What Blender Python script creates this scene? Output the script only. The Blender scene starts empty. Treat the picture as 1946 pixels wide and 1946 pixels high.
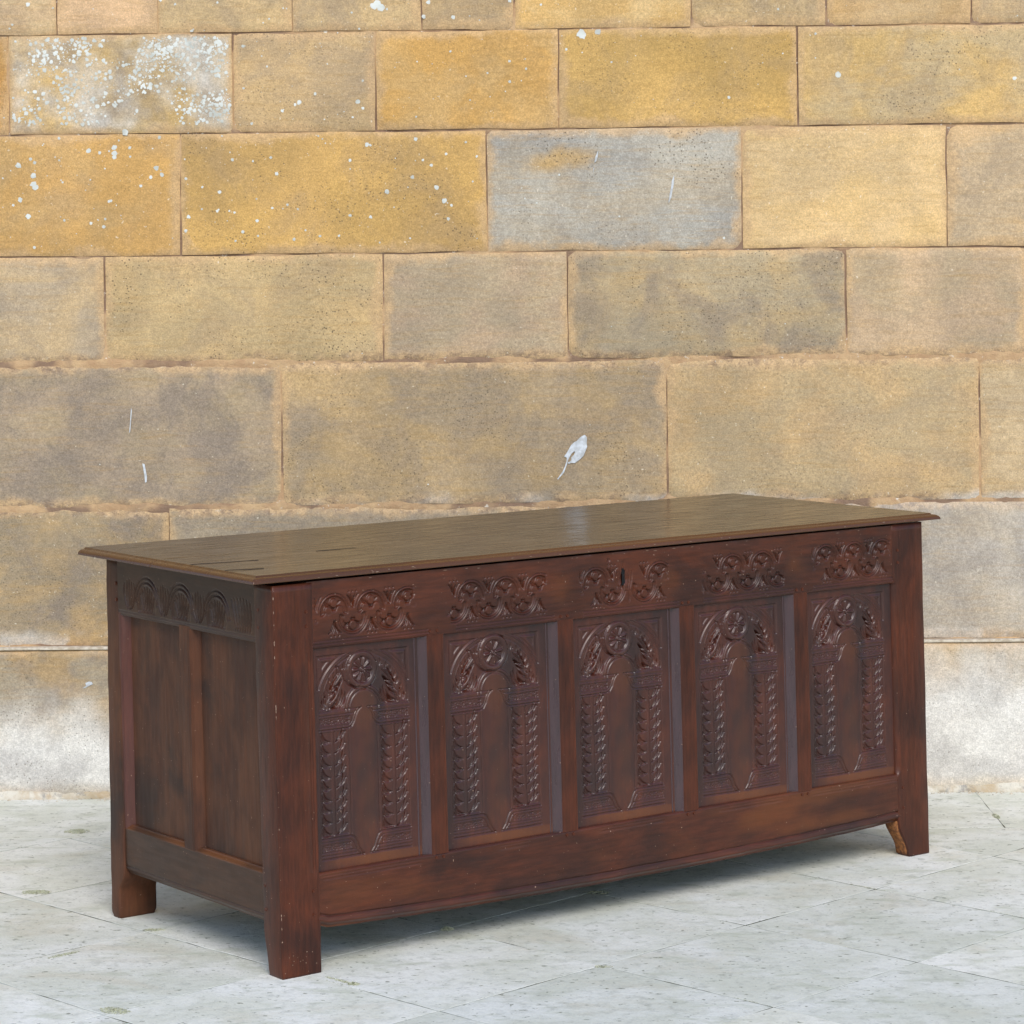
import bpy, bmesh, math, random
import numpy as np
from mathutils import Matrix, Vector
R = math.radians
S = bpy.context.scene
COL = S.collection
rng = np.random.RandomState(7)
random.seed(7)

# ------------------------------------------------------------------ camera
cam_data = bpy.data.cameras.new('camera')
cam = bpy.data.objects.new('camera', cam_data); COL.objects.link(cam)
cam_data.sensor_width = 36.0
cam_data.lens = 5306.6 / 1946 * 36
cam_data.shift_x = 0.00289
cam_data.shift_y = -0.2622
cam_data.clip_end = 200
cam.matrix_world = Matrix.Translation((0, 0, 1.45)) @ Matrix.Rotation(R(90), 4, 'X') @ Matrix.Rotation(-0.011031, 4, 'Z')
S.camera = cam

# ------------------------------------------------------------------ light
SUN_EL, SUN_AZ = R(42), R(172)      # azimuth measured from +Y clockwise: behind the camera, a little right
w = bpy.data.worlds.new('World'); S.world = w; w.use_nodes = True
nt = w.node_tree; nt.nodes.clear()
sky = nt.nodes.new('ShaderNodeTexSky'); sky.sky_type = 'NISHITA'; sky.sun_disc = False
sky.sun_elevation = SUN_EL; sky.sun_rotation = SUN_AZ
sky.air_density = 1.0; sky.dust_density = 0.6; sky.ozone_density = 1.0
bg = nt.nodes.new('ShaderNodeBackground'); bg.inputs['Strength'].default_value = 0.15
wo = nt.nodes.new('ShaderNodeOutputWorld')
nt.links.new(sky.outputs[0], bg.inputs[0]); nt.links.new(bg.outputs[0], wo.inputs[0])
sd = bpy.data.lights.new('sun', 'SUN'); sd.energy = 1.65; sd.angle = R(32); sd.color = (1.0, 0.93, 0.84)
sun = bpy.data.objects.new('sun', sd); COL.objects.link(sun)
dirv = Vector((math.sin(SUN_AZ) * math.cos(SUN_EL), math.cos(SUN_AZ) * math.cos(SUN_EL), math.sin(SUN_EL)))
sun.rotation_euler = dirv.to_track_quat('Z', 'Y').to_euler()
S.view_settings.view_transform = 'Standard'; S.view_settings.look = 'None'
S.view_settings.exposure = 0.60; S.view_settings.gamma = 1.0
S.render.engine = 'CYCLES'
S.cycles.max_bounces = 8; S.cycles.diffuse_bounces = 5

# ------------------------------------------------------------------ helpers
def lin(c):
    return tuple(((v / 255) / 12.92 if v / 255 <= 0.04045 else ((v / 255 + 0.055) / 1.055) ** 2.4) for v in c)

def vnoise(x, y, scale, seed, octaves=3):
    """value noise in -1..1, arrays x,y"""
    out = np.zeros_like(x, float); amp = 1.0; tot = 0
    for o in range(octaves):
        rs = np.random.RandomState(seed * 17 + o * 101 + 3)
        T = rs.rand(64, 64) * 2 - 1
        X = x / scale * 2 ** o + 13.7 * o + seed * .37; Y = y / scale * 2 ** o + 7.1 * o + seed * .73
        xi = np.floor(X).astype(int); yi = np.floor(Y).astype(int)
        fx = X - xi; fy = Y - yi; fx = fx * fx * (3 - 2 * fx); fy = fy * fy * (3 - 2 * fy)
        g = lambda i, j: T[(xi + i) % 64, (yi + j) % 64]
        out += amp * ((g(0, 0) * (1 - fx) + g(1, 0) * fx) * (1 - fy) + (g(0, 1) * (1 - fx) + g(1, 1) * fx) * fy)
        tot += amp; amp *= .5
    return out / tot

def sstep(a, b, x):
    t = np.clip((x - a) / (b - a), 0, 1); return t * t * (3 - 2 * t)

def make_mesh(name, verts, faces, smooth=True, attrs=None):
    me = bpy.data.meshes.new(name)
    verts = np.asarray(verts, np.float32)
    if isinstance(faces, np.ndarray):
        n = len(faces); k = faces.shape[1]
        me.vertices.add(len(verts)); me.vertices.foreach_set('co', verts.ravel())
        me.loops.add(n * k); me.loops.foreach_set('vertex_index', faces.astype(np.int32).ravel())
        me.polygons.add(n); me.polygons.foreach_set('loop_start', np.arange(0, n * k, k, dtype=np.int32))
        me.update(calc_edges=True)
    else:
        me.from_pydata([tuple(map(float, v)) for v in verts], [], faces); me.update()
    if smooth:
        me.polygons.foreach_set('use_smooth', np.ones(len(me.polygons), bool))
    if attrs:
        for k_, a in attrs.items():
            at = me.attributes.new(k_, 'FLOAT', 'POINT'); at.data.foreach_set('value', np.asarray(a, np.float32).ravel())
    me.validate(); me.update()
    return me

def link(name, me, mat=None, parent=None):
    o = bpy.data.objects.new(name, me); COL.objects.link(o)
    if mat and me is not None and len(me.materials) == 0: me.materials.append(mat)
    if parent: o.parent = parent
    return o

def slab_mesh(name, a, b, H, thick, mapfn, attrs=None):
    """heightfield face plus side walls; a (n), b (m) coordinates, H (n,m)"""
    n, m = H.shape
    A, B = np.meshgrid(a, b, indexing='ij')
    top = mapfn(A.ravel(), B.ravel(), H.ravel())
    idx = np.arange(n * m).reshape(n, m)
    q = np.stack([idx[:-1, :-1], idx[1:, :-1], idx[1:, 1:], idx[:-1, 1:]], -1).reshape(-1, 4)
    ring = np.concatenate([idx[:, 0], idx[-1, 1:], idx[-2::-1, -1], idx[0, -2:0:-1]])
    k = len(ring)
    rb = mapfn(A.ravel()[ring], B.ravel()[ring], np.full(k, -thick, float))
    # the wall starts from duplicated vertices so that the edge stays crisp
    rt = top[ring]
    i0 = n * m; i1 = i0 + k
    r = np.arange(k); r2 = (r + 1) % k
    s = np.stack([i0 + r, i1 + r, i1 + r2, i0 + r2], -1)
    V = np.concatenate([top, rt, rb]); F = np.concatenate([q, s])
    at = None
    if attrs:
        at = {k_: np.concatenate([v.ravel(), v.ravel()[ring], v.ravel()[ring]]) for k_, v in attrs.items()}
    return make_mesh(name, V, F, True, at)

class Canvas:
    def __init__(s, a0, a1, b0, b1, st, stb=None):
        stb = stb or st
        s.a = np.linspace(a0, a1, max(2, int(round((a1 - a0) / st)) + 1)); s.b = np.linspace(b0, b1, max(2, int(round((b1 - b0) / stb)) + 1))
        s.A, s.B = np.meshgrid(s.a, s.b, indexing='ij'); s.H = np.zeros_like(s.A)
        s.wear = np.zeros_like(s.A)
    def win(s, x0, x1, y0, y1):
        i0 = np.searchsorted(s.a, x0); i1 = np.searchsorted(s.a, x1); j0 = np.searchsorted(s.b, y0); j1 = np.searchsorted(s.b, y1)
        return slice(i0, max(i1, i0)), slice(j0, max(j1, j0))
    def line(s, pts, w, d, widths=None, absolute=False):
        """groove (d>0) or ridge (d<0) along a polyline; widths scale per point"""
        pts = np.asarray(pts, float); W = np.full(len(pts), w) if widths is None else np.maximum(np.asarray(widths) * w, 1e-5)
        mw = W.max()
        mp_ = mw + .004
        sl = s.win(pts[:, 0].min() - mp_, pts[:, 0].max() + mp_, pts[:, 1].min() - mp_, pts[:, 1].max() + mp_)
        A = s.A[sl]; B = s.B[sl]
        if A.size == 0: return
        best = np.full(A.shape, 9.0)
        for i in range(len(pts) - 1):
            p, q = pts[i], pts[i + 1]; e = q - p; L2 = e @ e + 1e-12
            t = np.clip(((A - p[0]) * e[0] + (B - p[1]) * e[1]) / L2, 0, 1)
            dd = np.hypot(A - p[0] - t * e[0], B - p[1] - t * e[1]) / (W[i] * (1 - t) + W[i + 1] * t)
            best = np.minimum(best, dd)
        pr = np.clip(1 - best, 0, 1); pr = pr * (1.35 - .35 * pr)
        s.H[sl] -= d * pr
    def gouge(s, x0, y0, x1, y1, bend, w, d, blunt=.15):
        t = np.linspace(0, 1, 8); dx, dy = x1 - x0, y1 - y0
        bx, by = -dy * bend, dx * bend
        px = x0 + dx * t + bx * 4 * t * (1 - t); py = y0 + dy * t + by * 4 * t * (1 - t)
        ws = blunt + (1 - blunt) * np.sin(np.pi * np.clip(t, 0, 1)) ** .7
        s.line(np.stack([px, py], -1), w, d, ws)
    def arc(s, cx, cy, rx, ry, a0, a1, w, d, n=28):
        t = np.radians(np.linspace(a0, a1, n))
        s.line(np.stack([cx + rx * np.cos(t), cy + ry * np.sin(t)], -1), w, d)
    def dot(s, x, y, r, d):
        sl = s.win(x - r - .004, x + r + .004, y - r - .004, y + r + .004)
        dd = np.hypot(s.A[sl] - x, s.B[sl] - y) / r
        s.H[sl] -= d * sstep(1, .35, dd)
    def ringdot(s, x, y, r, d):
        s.arc(x, y, r, r, 0, 360, r * .55, d, 14)
    def rect(s, x0, x1, y0, y1, d, soft=.0015):
        sdv = np.minimum(np.minimum(s.A - x0, x1 - s.A), np.minimum(s.B - y0, y1 - s.B))
        s.H -= d * sstep(-soft, soft, sdv)
    def area(s, sdv, d, soft=.0015):
        s.H -= d * sstep(-soft, soft, sdv)
    def punch(s, x0, x1, y0, y1, sp, r, d, seed=1):
        rs = np.random.RandomState(seed)
        for x in np.arange(x0, x1, sp):
            for y in np.arange(y0, y1, sp):
                s.dot(x + rs.uniform(-.3, .3) * sp, y + rs.uniform(-.3, .3) * sp, r, d * rs.uniform(.5, 1.2))
    def round_edges(s, r, l=1, rr=1, bt=1, tp=1):
        a0, a1, b0, b1 = s.a[0], s.a[-1], s.b[0], s.b[-1]
        for flag, dd in ((l, s.A - a0), (rr, a1 - s.A), (bt, s.B - b0), (tp, b1 - s.B)):
            if flag:
                q = np.clip(1 - dd / (r * flag), 0, 1); s.H -= r * flag * (1 - np.sqrt(np.clip(1 - q * q, 0, 1))) * .8

def poly_prism(name, pts2, z0, z1, bevel=0.003, mapfn=None):
    bm = bmesh.new()
    vs = [bm.verts.new((p[0], p[1], z1)) for p in pts2]
    f = bm.faces.new(vs)
    if f.normal.z < 0: f.normal_flip()
    ex = bmesh.ops.extrude_face_region(bm, geom=[f])
    nv = [g for g in ex['geom'] if isinstance(g, bmesh.types.BMVert)]
    for v in vs: v.co.z = z0
    bmesh.ops.recalc_face_normals(bm, faces=bm.faces)
    if bevel:
        te = [e for e in bm.edges if all(abs(v.co.z - z1) < 1e-6 for v in e.verts)]
        bmesh.ops.bevel(bm, geom=te, offset=bevel, segments=2, profile=.5, affect='EDGES')
    me = bpy.data.meshes.new(name); bm.to_mesh(me); bm.free()
    return me

# ------------------------------------------------------------------ node helper
class N:
    def __init__(s, name):
        s.m = bpy.data.materials.new(name); s.m.use_nodes = True; s.t = s.m.node_tree; s.t.nodes.clear()
        s.out = s.n('ShaderNodeOutputMaterial'); s.b = s.n('ShaderNodeBsdfPrincipled'); s.l(s.b.outputs[0], s.out.inputs[0])
    def n(s, ty, **k):
        x = s.t.nodes.new(ty)
        for a, b in k.items(): setattr(x, a, b)
        return x
    def l(s, a, b): s.t.links.new(a, b)
    def put(s, sock, v):
        if isinstance(v, (int, float)): sock.default_value = v
        elif isinstance(v, tuple): sock.default_value = (*v, 1) if len(v) == 3 and len(sock.default_value) == 4 else v
        else: s.l(v, sock)
    def coord(s, kind='Object'): return s.n('ShaderNodeTexCoord').outputs[kind]
    def mapv(s, v, scale=(1, 1, 1), loc=(0, 0, 0), rot=(0, 0, 0)):
        m = s.n('ShaderNodeMapping'); s.l(v, m.inputs[0]); m.inputs['Scale'].default_value = scale; m.inputs['Location'].default_value = loc; m.inputs['Rotation'].default_value = rot
        return m.outputs[0]
    def noise(s, v, scale, detail=4, rough=.55, dist=0.0):
        x = s.n('ShaderNodeTexNoise'); s.l(v, x.inputs['Vector']); x.inputs['Scale'].default_value = scale; x.inputs['Detail'].default_value = detail
        x.inputs['Roughness'].default_value = rough; x.inputs['Distortion'].default_value = dist
        return x.outputs['Fac']
    def voro(s, v, scale, rnd=1.0):
        x = s.n('ShaderNodeTexVoronoi'); s.l(v, x.inputs['Vector']); x.inputs['Scale'].default_value = scale; x.inputs['Randomness'].default_value = rnd
        return x.outputs['Distance'], x.outputs['Color']
    def ramp(s, f, lo, hi, a=0.0, b=1.0):
        x = s.n('ShaderNodeMapRange', clamp=True, interpolation_type='SMOOTHSTEP'); s.put(x.inputs[0], f)
        s.put(x.inputs[1], lo); s.put(x.inputs[2], hi); x.inputs[3].default_value = a; x.inputs[4].default_value = b
        return x.outputs[0]
    def math(s, op, a, b=0.0):
        x = s.n('ShaderNodeMath', operation=op); s.put(x.inputs[0], a); s.put(x.inputs[1], b); return x.outputs[0]
    def mix(s, f, a, b, mode='MIX'):
        x = s.n('ShaderNodeMix', data_type='RGBA', blend_type=mode); s.put(x.inputs[0], f); s.put(x.inputs[6], a); s.put(x.inputs[7], b); return x.outputs[2]
    def attr(s, name, ty='GEOMETRY', out='Fac'):
        x = s.n('ShaderNodeAttribute', attribute_name=name, attribute_type=ty); return x.outputs[out]
    def xyz(s, v): x = s.n('ShaderNodeSeparateXYZ'); s.l(v, x.inputs[0]); return x.outputs
    def bump(s, h, strength, dist, prev=None):
        x = s.n('ShaderNodeBump'); s.l(h, x.inputs['Height']); x.inputs['Strength'].default_value = strength; x.inputs['Distance'].default_value = dist
        if prev: s.l(prev, x.inputs['Normal'])
        s.l(x.outputs[0], s.b.inputs['Normal']); return x.outputs[0]
    def randoff(s, v, k=37.0):
        oi = s.n('ShaderNodeObjectInfo'); c = s.n('ShaderNodeCombineXYZ')
        for i in range(3): s.l(s.math('MULTIPLY', oi.outputs['Random'], k * (i + 1)), c.inputs[i])
        a = s.n('ShaderNodeVectorMath', operation='ADD'); s.l(v, a.inputs[0]); s.l(c.outputs[0], a.inputs[1]); return a.outputs[0]

# ------------------------------------------------------------------ materials
def mat_stone():
    g = N('sandstone'); co = g.coord(); v = g.randoff(co)
    A = g.attr('tone_a', 'OBJECT', 'Color'); B = g.attr('tone_b', 'OBJECT', 'Color')
    grime = g.attr('grime', 'OBJECT'); pits = g.attr('pits', 'OBJECT'); edge = g.attr('edge')
    salt = g.attr('salt')
    big = g.noise(g.mapv(v, (1, 1, 1.5)), 4.5, 4, .6, .5)
    c = g.mix(g.ramp(big, .42, .62), A, B)
    c = g.mix(1.0, c, g.mix(g.ramp(g.noise(v, 3.2, 3, .5, .3), .35, .65), (.84, .85, .87), (1.10, 1.08, 1.04)), 'MULTIPLY')
    # bedding streaks
    bed = g.noise(g.mapv(v, (2, 2, 26)), 4, 5, .65, .8)
    c = g.mix(g.ramp(bed, .45, .72, 0, .34), c, lin((176, 140, 84)))
    c = g.mix(g.math('MULTIPLY', g.attr('patch'), .72), c, lin((200, 160, 92)))
    # grey weathering
    gr = g.noise(v, 6.5, 5, .65, .6)
    gm = g.math('MULTIPLY', g.ramp(gr, .44, .66), grime)
    c = g.mix(g.math('MULTIPLY', gm, .80), c, lin((136, 124, 112)))
    # mortar smeared over the arrises
    en = g.noise(v, 8, 5, .65)
    lim = g.math('MULTIPLY_ADD', en, .11); g.t.nodes[-1].inputs[2].default_value = -.040
    em = g.ramp(g.math('SUBTRACT', edge, lim), -.014, .012, .70, 0)
    c = g.mix(em, c, g.mix(g.ramp(g.noise(v, 30, 3), .35, .65), lin((206, 172, 128)), lin((188, 158, 120))))
    # crumbling along the weathered bed joints
    cr = g.math('MULTIPLY', g.attr('crumb'), g.ramp(g.noise(v, 16, 4, .65, .5), .36, .56))
    cc = g.mix(g.ramp(g.noise(v, 34, 5, .75, .4), .40, .56), lin((128, 108, 94)), lin((198, 168, 130)))
    cc = g.mix(g.ramp(g.noise(g.mapv(v, (1, 1, 1.6), (3, 1, 2)), 42, 4, .75), .60, .70, 0, .8), cc, lin((214, 202, 184)))
    c = g.mix(g.math('MULTIPLY', cr, .62), c, cc)
    # efflorescence
    c = g.mix(salt, c, g.mix(g.ramp(g.noise(v, 9, 4), .35, .65), lin((226, 224, 218)), lin((196, 194, 190))))
    # mottling
    mo = g.noise(g.mapv(v, (1, 1, 1.35)), 75, 6, .75)
    c = g.mix(g.ramp(mo, .3, .75, .0, 1.0), g.mix(1.0, c, (.86, .85, .83), 'MULTIPLY'), g.mix(1.0, c, (1.12, 1.11, 1.1), 'MULTIPLY'))
    fi = g.noise(v, 260, 3, .6)
    c = g.mix(g.ramp(fi, .35, .7, 0, 1), g.mix(1.0, c, (.84, .84, .84), 'MULTIPLY'), g.mix(1.0, c, (1.12, 1.12, 1.12), 'MULTIPLY'))
    # dark pits
    d1, _ = g.voro(g.mapv(v, (1, 1, 1)), 105)
    patch = g.math('MULTIPLY', g.ramp(g.noise(v, 7, 3), .42, .60), pits)
    pm = g.math('MULTIPLY', g.ramp(g.math('ADD', d1, g.math('MULTIPLY', g.noise(v, 130, 2), .35)), .31, .42, 1, 0), patch)
    d2, _ = g.voro(v, 24)
    pm2 = g.math('MULTIPLY', g.math('MULTIPLY', patch, .0), 1.0) if False else g.math('MULTIPLY', g.ramp(g.math('ADD', d2, g.math('MULTIPLY', g.noise(v, 60, 3), .20)), .085, .14, .7, 0), patch)
    pa = g.math('MAXIMUM', pm, pm2)
    c = g.mix(g.math('MULTIPLY', pa, .85), c, lin((92, 82, 66)))
    # pale flecks
    fl = g.noise(v, 120, 2, .5)
    c = g.mix(g.ramp(fl, .70, .76, 0, .5), c, lin((232, 222, 200)))
    g.l(c, g.b.inputs['Base Color']); g.b.inputs['Roughness'].default_value = .93; g.b.inputs['Specular IOR Level'].default_value = .2
    b1 = g.bump(g.math('SUBTRACT', g.noise(v, 70, 6, .7), g.math('MULTIPLY', pa, .5)), .5, .004)
    g.bump(g.noise(v, 14, 3), .35, .006, b1)
    return g.m

def mat_mortar():
    g = N('mortar'); v = g.coord()
    c = g.mix(g.ramp(g.noise(v, 18, 5, .65), .35, .65), lin((176, 142, 106)), lin((194, 162, 122)))
    c = g.mix(g.ramp(g.attr('lvl'), .72, .40, .0, .85), c, lin((124, 100, 84)))
    c = g.mix(g.ramp(g.noise(v, 38, 4, .7), .62, .70), c, lin((216, 206, 190)))
    g.l(c, g.b.inputs['Base Color']); g.b.inputs['Roughness'].default_value = .95
    g.bump(g.noise(v, 90, 5, .7), .8, .006)
    return g.m

def mat_slab():
    g = N('limestone_paving'); v = g.randoff(g.coord())
    tone = g.attr('tone', 'OBJECT')
    c = g.mix(g.ramp(g.noise(v, 5, 5, .6, .3), .35, .65), lin((212, 213, 199)), lin((230, 230, 222)))
    c = g.mix(g.ramp(g.noise(g.mapv(v, (1, 1.3, 1), (5, 2, 1)), 3.2, 5, .65, .5), .52, .70, 0, .6), c, lin((206, 200, 180)))
    c = g.mix(g.ramp(g.noise(g.mapv(v, (1, 2.2, 1)), 9, 4, .6, .4), .52, .72, 0, .55), c, lin((180, 184, 162)))
    c = g.mix(g.ramp(g.noise(v, 34, 5, .7), .48, .72, 0, .45), c, lin((164, 166, 154)))
    sp = g.noise(g.mapv(v, (1, 1.6, 1)), 55, 3, .55)
    c = g.mix(g.ramp(sp, .645, .69, 0, .8), c, lin((116, 118, 98)))
    c = g.mix(g.ramp(g.noise(v, 190, 3, .6), .35, .7, .0, .14), c, lin((150, 150, 146)))
    c = g.mix(1.0, c, g.mix(tone, (.90, .91, .90), (1.05, 1.04, 1.03)), 'MULTIPLY')
    g.l(c, g.b.inputs['Base Color']); g.b.inputs['Roughness'].default_value = .8; g.b.inputs['Specular IOR Level'].default_value = .3
    b1 = g.bump(g.noise(v, 60, 6, .75), .7, .004)
    g.bump(g.noise(v, 9, 3), .4, .006, b1)
    return g.m

def mat_joint():
    g = N('joint_dust'); v = g.coord()
    c = g.mix(g.ramp(g.noise(v, 7, 4, .6), .44, .58), lin((176, 179, 168)), lin((80, 82, 66)))
    g.l(c, g.b.inputs['Base Color']); g.b.inputs['Roughness'].default_value = .95
    g.bump(g.noise(v, 120, 4), .6, .003)
    return g.m

def mat_wood(name, c1, c2, c3, worn, axis='x', rough=.34, grey=None, streak=1.0, fleck=.6, spec=.5, coat=0.0, contrast=1.0, coat_rough=.15):
    g = N(name); v = g.coord()
    sc = {'x': (1, 9, 9), 'z': (9, 9, 1), 'y': (9, 1, 9)}[axis]
    gv = g.mapv(v, sc)
    big = g.noise(g.mapv(v, tuple(1 if s_ == 1 else 1.9 for s_ in sc), (.3, .1, .7)), 3.6, 4, .6, .4)
    c = g.mix(g.ramp(big, .36, .64), c1, c2)
    mid = g.noise(g.mapv(v, tuple(1 if s_ == 1 else 2.5 for s_ in sc), (1.7, 2.2, .4)), 6, 4, .6)
    c = g.mix(g.ramp(mid, .50, .72, 0, .75), c, c3)
    gr = g.noise(gv, 14, 6, .65, .3)
    c = g.mix(1.0, c, g.mix(g.ramp(gr, .3, .72), tuple(1 - .28 * contrast for _ in range(3)), (1 + .22 * contrast, 1 + .2 * contrast, 1 + .18 * contrast)), 'MULTIPLY')
    fine = g.noise(gv, 60, 4, .6)
    c = g.mix(g.ramp(fine, .60, .72, 0, .35 * streak * contrast), c, tuple(x * .35 for x in c1))
    if grey:
        c = g.mix(g.ramp(g.noise(v, 5.5, 4, .6, .6), .48, .70, 0, .7), c, grey)
    c = g.mix(g.attr('wear'), c, worn)
    fk = g.noise(v, 170, 2, .5)
    c = g.mix(g.ramp(fk, .735, .765, 0, fleck), c, lin((170, 140, 120)))
    g.l(c, g.b.inputs['Base Color'])
    g.l(g.math('ADD', g.ramp(g.noise(gv, 9, 5, .6), .3, .7, -.06, .1), rough), g.b.inputs['Roughness'])
    g.b.inputs['Specular IOR Level'].default_value = spec
    if coat: g.b.inputs['Coat Weight'].default_value = coat; g.b.inputs['Coat Roughness'].default_value = coat_rough
    b1 = g.bump(gr, .25 * contrast, .0012)
    g.bump(g.noise(v, 35, 3, .6), .25 * contrast, .002, b1)
    return g.m

def mat_plain(name, col, rough=.6, col2=None, scale=40, metal=0.0):
    g = N(name); v = g.coord()
    g.l(g.mix(g.ramp(g.noise(v, scale, 4, .6), .35, .65), col, col2 or tuple(x * .7 for x in col)), g.b.inputs['Base Color'])
    g.b.inputs['Roughness'].default_value = rough; g.b.inputs['Metallic'].default_value = metal
    g.bump(g.noise(v, scale * 3, 4), .3, .002)
    return g.m

M_stone = mat_stone(); M_mortar = mat_mortar(); M_slab = mat_slab(); M_joint = mat_joint()
RED, DRK, BRN, ORG = (.080, .0195, .0075), (.036, .0110, .0065), (.056, .0155, .0065), (.17, .050, .010)
M_woodx = mat_wood('oak_rail', RED, DRK, BRN, ORG, 'x', spec=.35, fleck=.9)
M_woodz = mat_wood('oak_stile', RED, DRK, BRN, ORG, 'z', spec=.3, fleck=.9)
M_hollow_sheen = mat_wood('oak_violet_sheen', (.046, .020, .024), (.034, .016, .020), (.052, .021, .022), ORG, 'z', rough=.3, coat=.6, coat_rough=.16, contrast=.5)  # purple base colour paints in the blue-violet sky sheen of the hollows
M_carved = mat_wood('oak_carved', (.052, .0125, .0070), (.024, .0080, .0065), (.092, .021, .0075), ORG, 'z', rough=.34, fleck=.6, spec=.45, coat=.14, streak=.2, contrast=.6, coat_rough=.22)
M_sidey = mat_wood('oak_side_rail', (.056, .025, .013), (.040, .019, .011), (.066, .027, .012), (.14, .05, .018), 'y', spec=.28, rough=.36, coat=.04, contrast=.7)
M_sidez = mat_wood('oak_side_panel', (.096, .036, .016), (.052, .020, .011), (.098, .033, .014), (.12, .038, .014), 'z', spec=.26, rough=.5, grey=(.022, .014, .011), contrast=.6)
M_lid = mat_wood('oak_lid', (.044, .022, .011), (.030, .016, .009), (.056, .028, .013), (.110, .042, .015), 'x', rough=.21, fleck=.35, contrast=.24, coat=.05, spec=.38)
M_raw = mat_plain('broken_oak', (.30, .115, .032), .85, (.13, .048, .016), 110)
M_dark = mat_plain('dark_oak_inside', (.02, .012, .009), .8)
M_split = mat_plain('split_oak', (.030, .018, .011), .8)
M_hole_shade = mat_plain('keyhole_shade', (.012, .012, .013), .5, metal=.6)  # black of the keyhole insert, painted as the shade inside the open hole
M_white = mat_plain('white_lichen', lin((212, 214, 208)), .9, lin((178, 180, 172)), 14)
M_drop = mat_plain('bird_lime', (.60, .63, .66), .8, (.42, .43, .43), 60)
M_moss = mat_plain('moss', (.36, .37, .24), .95, (.50, .50, .38), 200)

# ------------------------------------------------------------------ ground and paving
ground = link('ground', make_mesh('ground', [(-30, -20, -.0003), (30, -20, -.0003), (30, 12, -.0003), (-30, 12, -.0003)], [(0, 1, 2, 3)], False), M_joint)
ground['kind'] = 'structure'
ground.location = (0, 0, 0)
BORDER = 6.868
def clip_poly(pts, f):
    out = []
    for i in range(len(pts)):
        p, q = pts[i], pts[(i + 1) % len(pts)]; a, b = f(p), f(q)
        if a >= 0: out.append(p)
        if (a >= 0) != (b >= 0):
            t = a / (a - b); out.append((p[0] + (q[0] - p[0]) * t, p[1] + (q[1] - p[1]) * t))
    return out
def inset(pts, d):
    c = np.mean(pts, 0); out = []
    n = len(pts)
    area = sum(pts[i][0] * pts[(i + 1) % n][1] - pts[(i + 1) % n][0] * pts[i][1] for i in range(n))
    sg = 1 if area > 0 else -1
    for i in range(n):
        p0, p1, p2 = np.array(pts[i - 1]), np.array(pts[i]), np.array(pts[(i + 1) % n])
        e1 = (p1 - p0) / np.linalg.norm(p1 - p0); e2 = (p2 - p1) / np.linalg.norm(p2 - p1)
        n1 = np.array([-e1[1], e1[0]]) * sg; n2 = np.array([-e2[1], e2[0]]) * sg
        k = d / max(.25, (1 + n1 @ n2))
        out.append(tuple(p1 + (n1 + n2) * k))
    return out
def add_slab(pts, seed):
    rs = np.random.RandomState(seed)
    pts = inset(pts, rs.uniform(.0010, .0030))
    c = np.mean(pts, 0)
    # slightly uneven outline
    loc = []
    for i in range(len(pts)):
        p, q = np.array(pts[i]), np.array(pts[(i + 1) % len(pts)]); L = np.linalg.norm(q - p); k = max(1, int(L / .06))
        nrm = np.array([-(q - p)[1], (q - p)[0]]) / (L + 1e-9)
        for j in range(k):
            off = rs.uniform(-.0022, .0012)
            pp = p + (q - p) * j / k + nrm * off; loc.append(tuple(pp - c))
    me = poly_prism('paving_slab', loc, -.03, 0, .0006)
    for p_ in me.polygons: p_.use_smooth = False
    o = link('paving_slab', me, M_slab, ground)
    o.location = (c[0], c[1], rs.uniform(.0001, .0005))
    o.rotation_euler = (rs.uniform(-.0003, .0003), rs.uniform(-.0003, .0003), 0)
    o['tone'] = float(rs.uniform(0, 1))
pp = [4.077 + .4485 * k for k in range(-9, 8)]; qq = [4.287 + .4475 * k for k in range(-9, 8)]
sid = 100
for i in range(len(pp) - 1):
    for j in range(len(qq) - 1):
        c4 = [(pp[i], qq[j]), (pp[i + 1], qq[j]), (pp[i + 1], qq[j + 1]), (pp[i], qq[j + 1])]
        pts = [((p - q) / 2 ** .5, (p + q) / 2 ** .5) for p, q in c4]
        pts = clip_poly(pts, lambda p: BORDER - p[1])
        if len(pts) < 3: continue
        cx, cy = np.mean(pts, 0)
        if abs(cx) > 3.0 or cy < 3.4: continue
        sid += 1; add_slab(pts, sid)
bx = [-3.2, -2.35, -1.62, -.70, .02, .62, 1.204, 2.02, 2.9, 3.4]
for i in range(len(bx) - 1):
    add_slab([(bx[i], BORDER), (bx[i + 1], BORDER), (bx[i + 1], 7.35 - .0165 * bx[i + 1]), (bx[i], 7.35 - .0165 * bx[i])], 900 + i)

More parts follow.
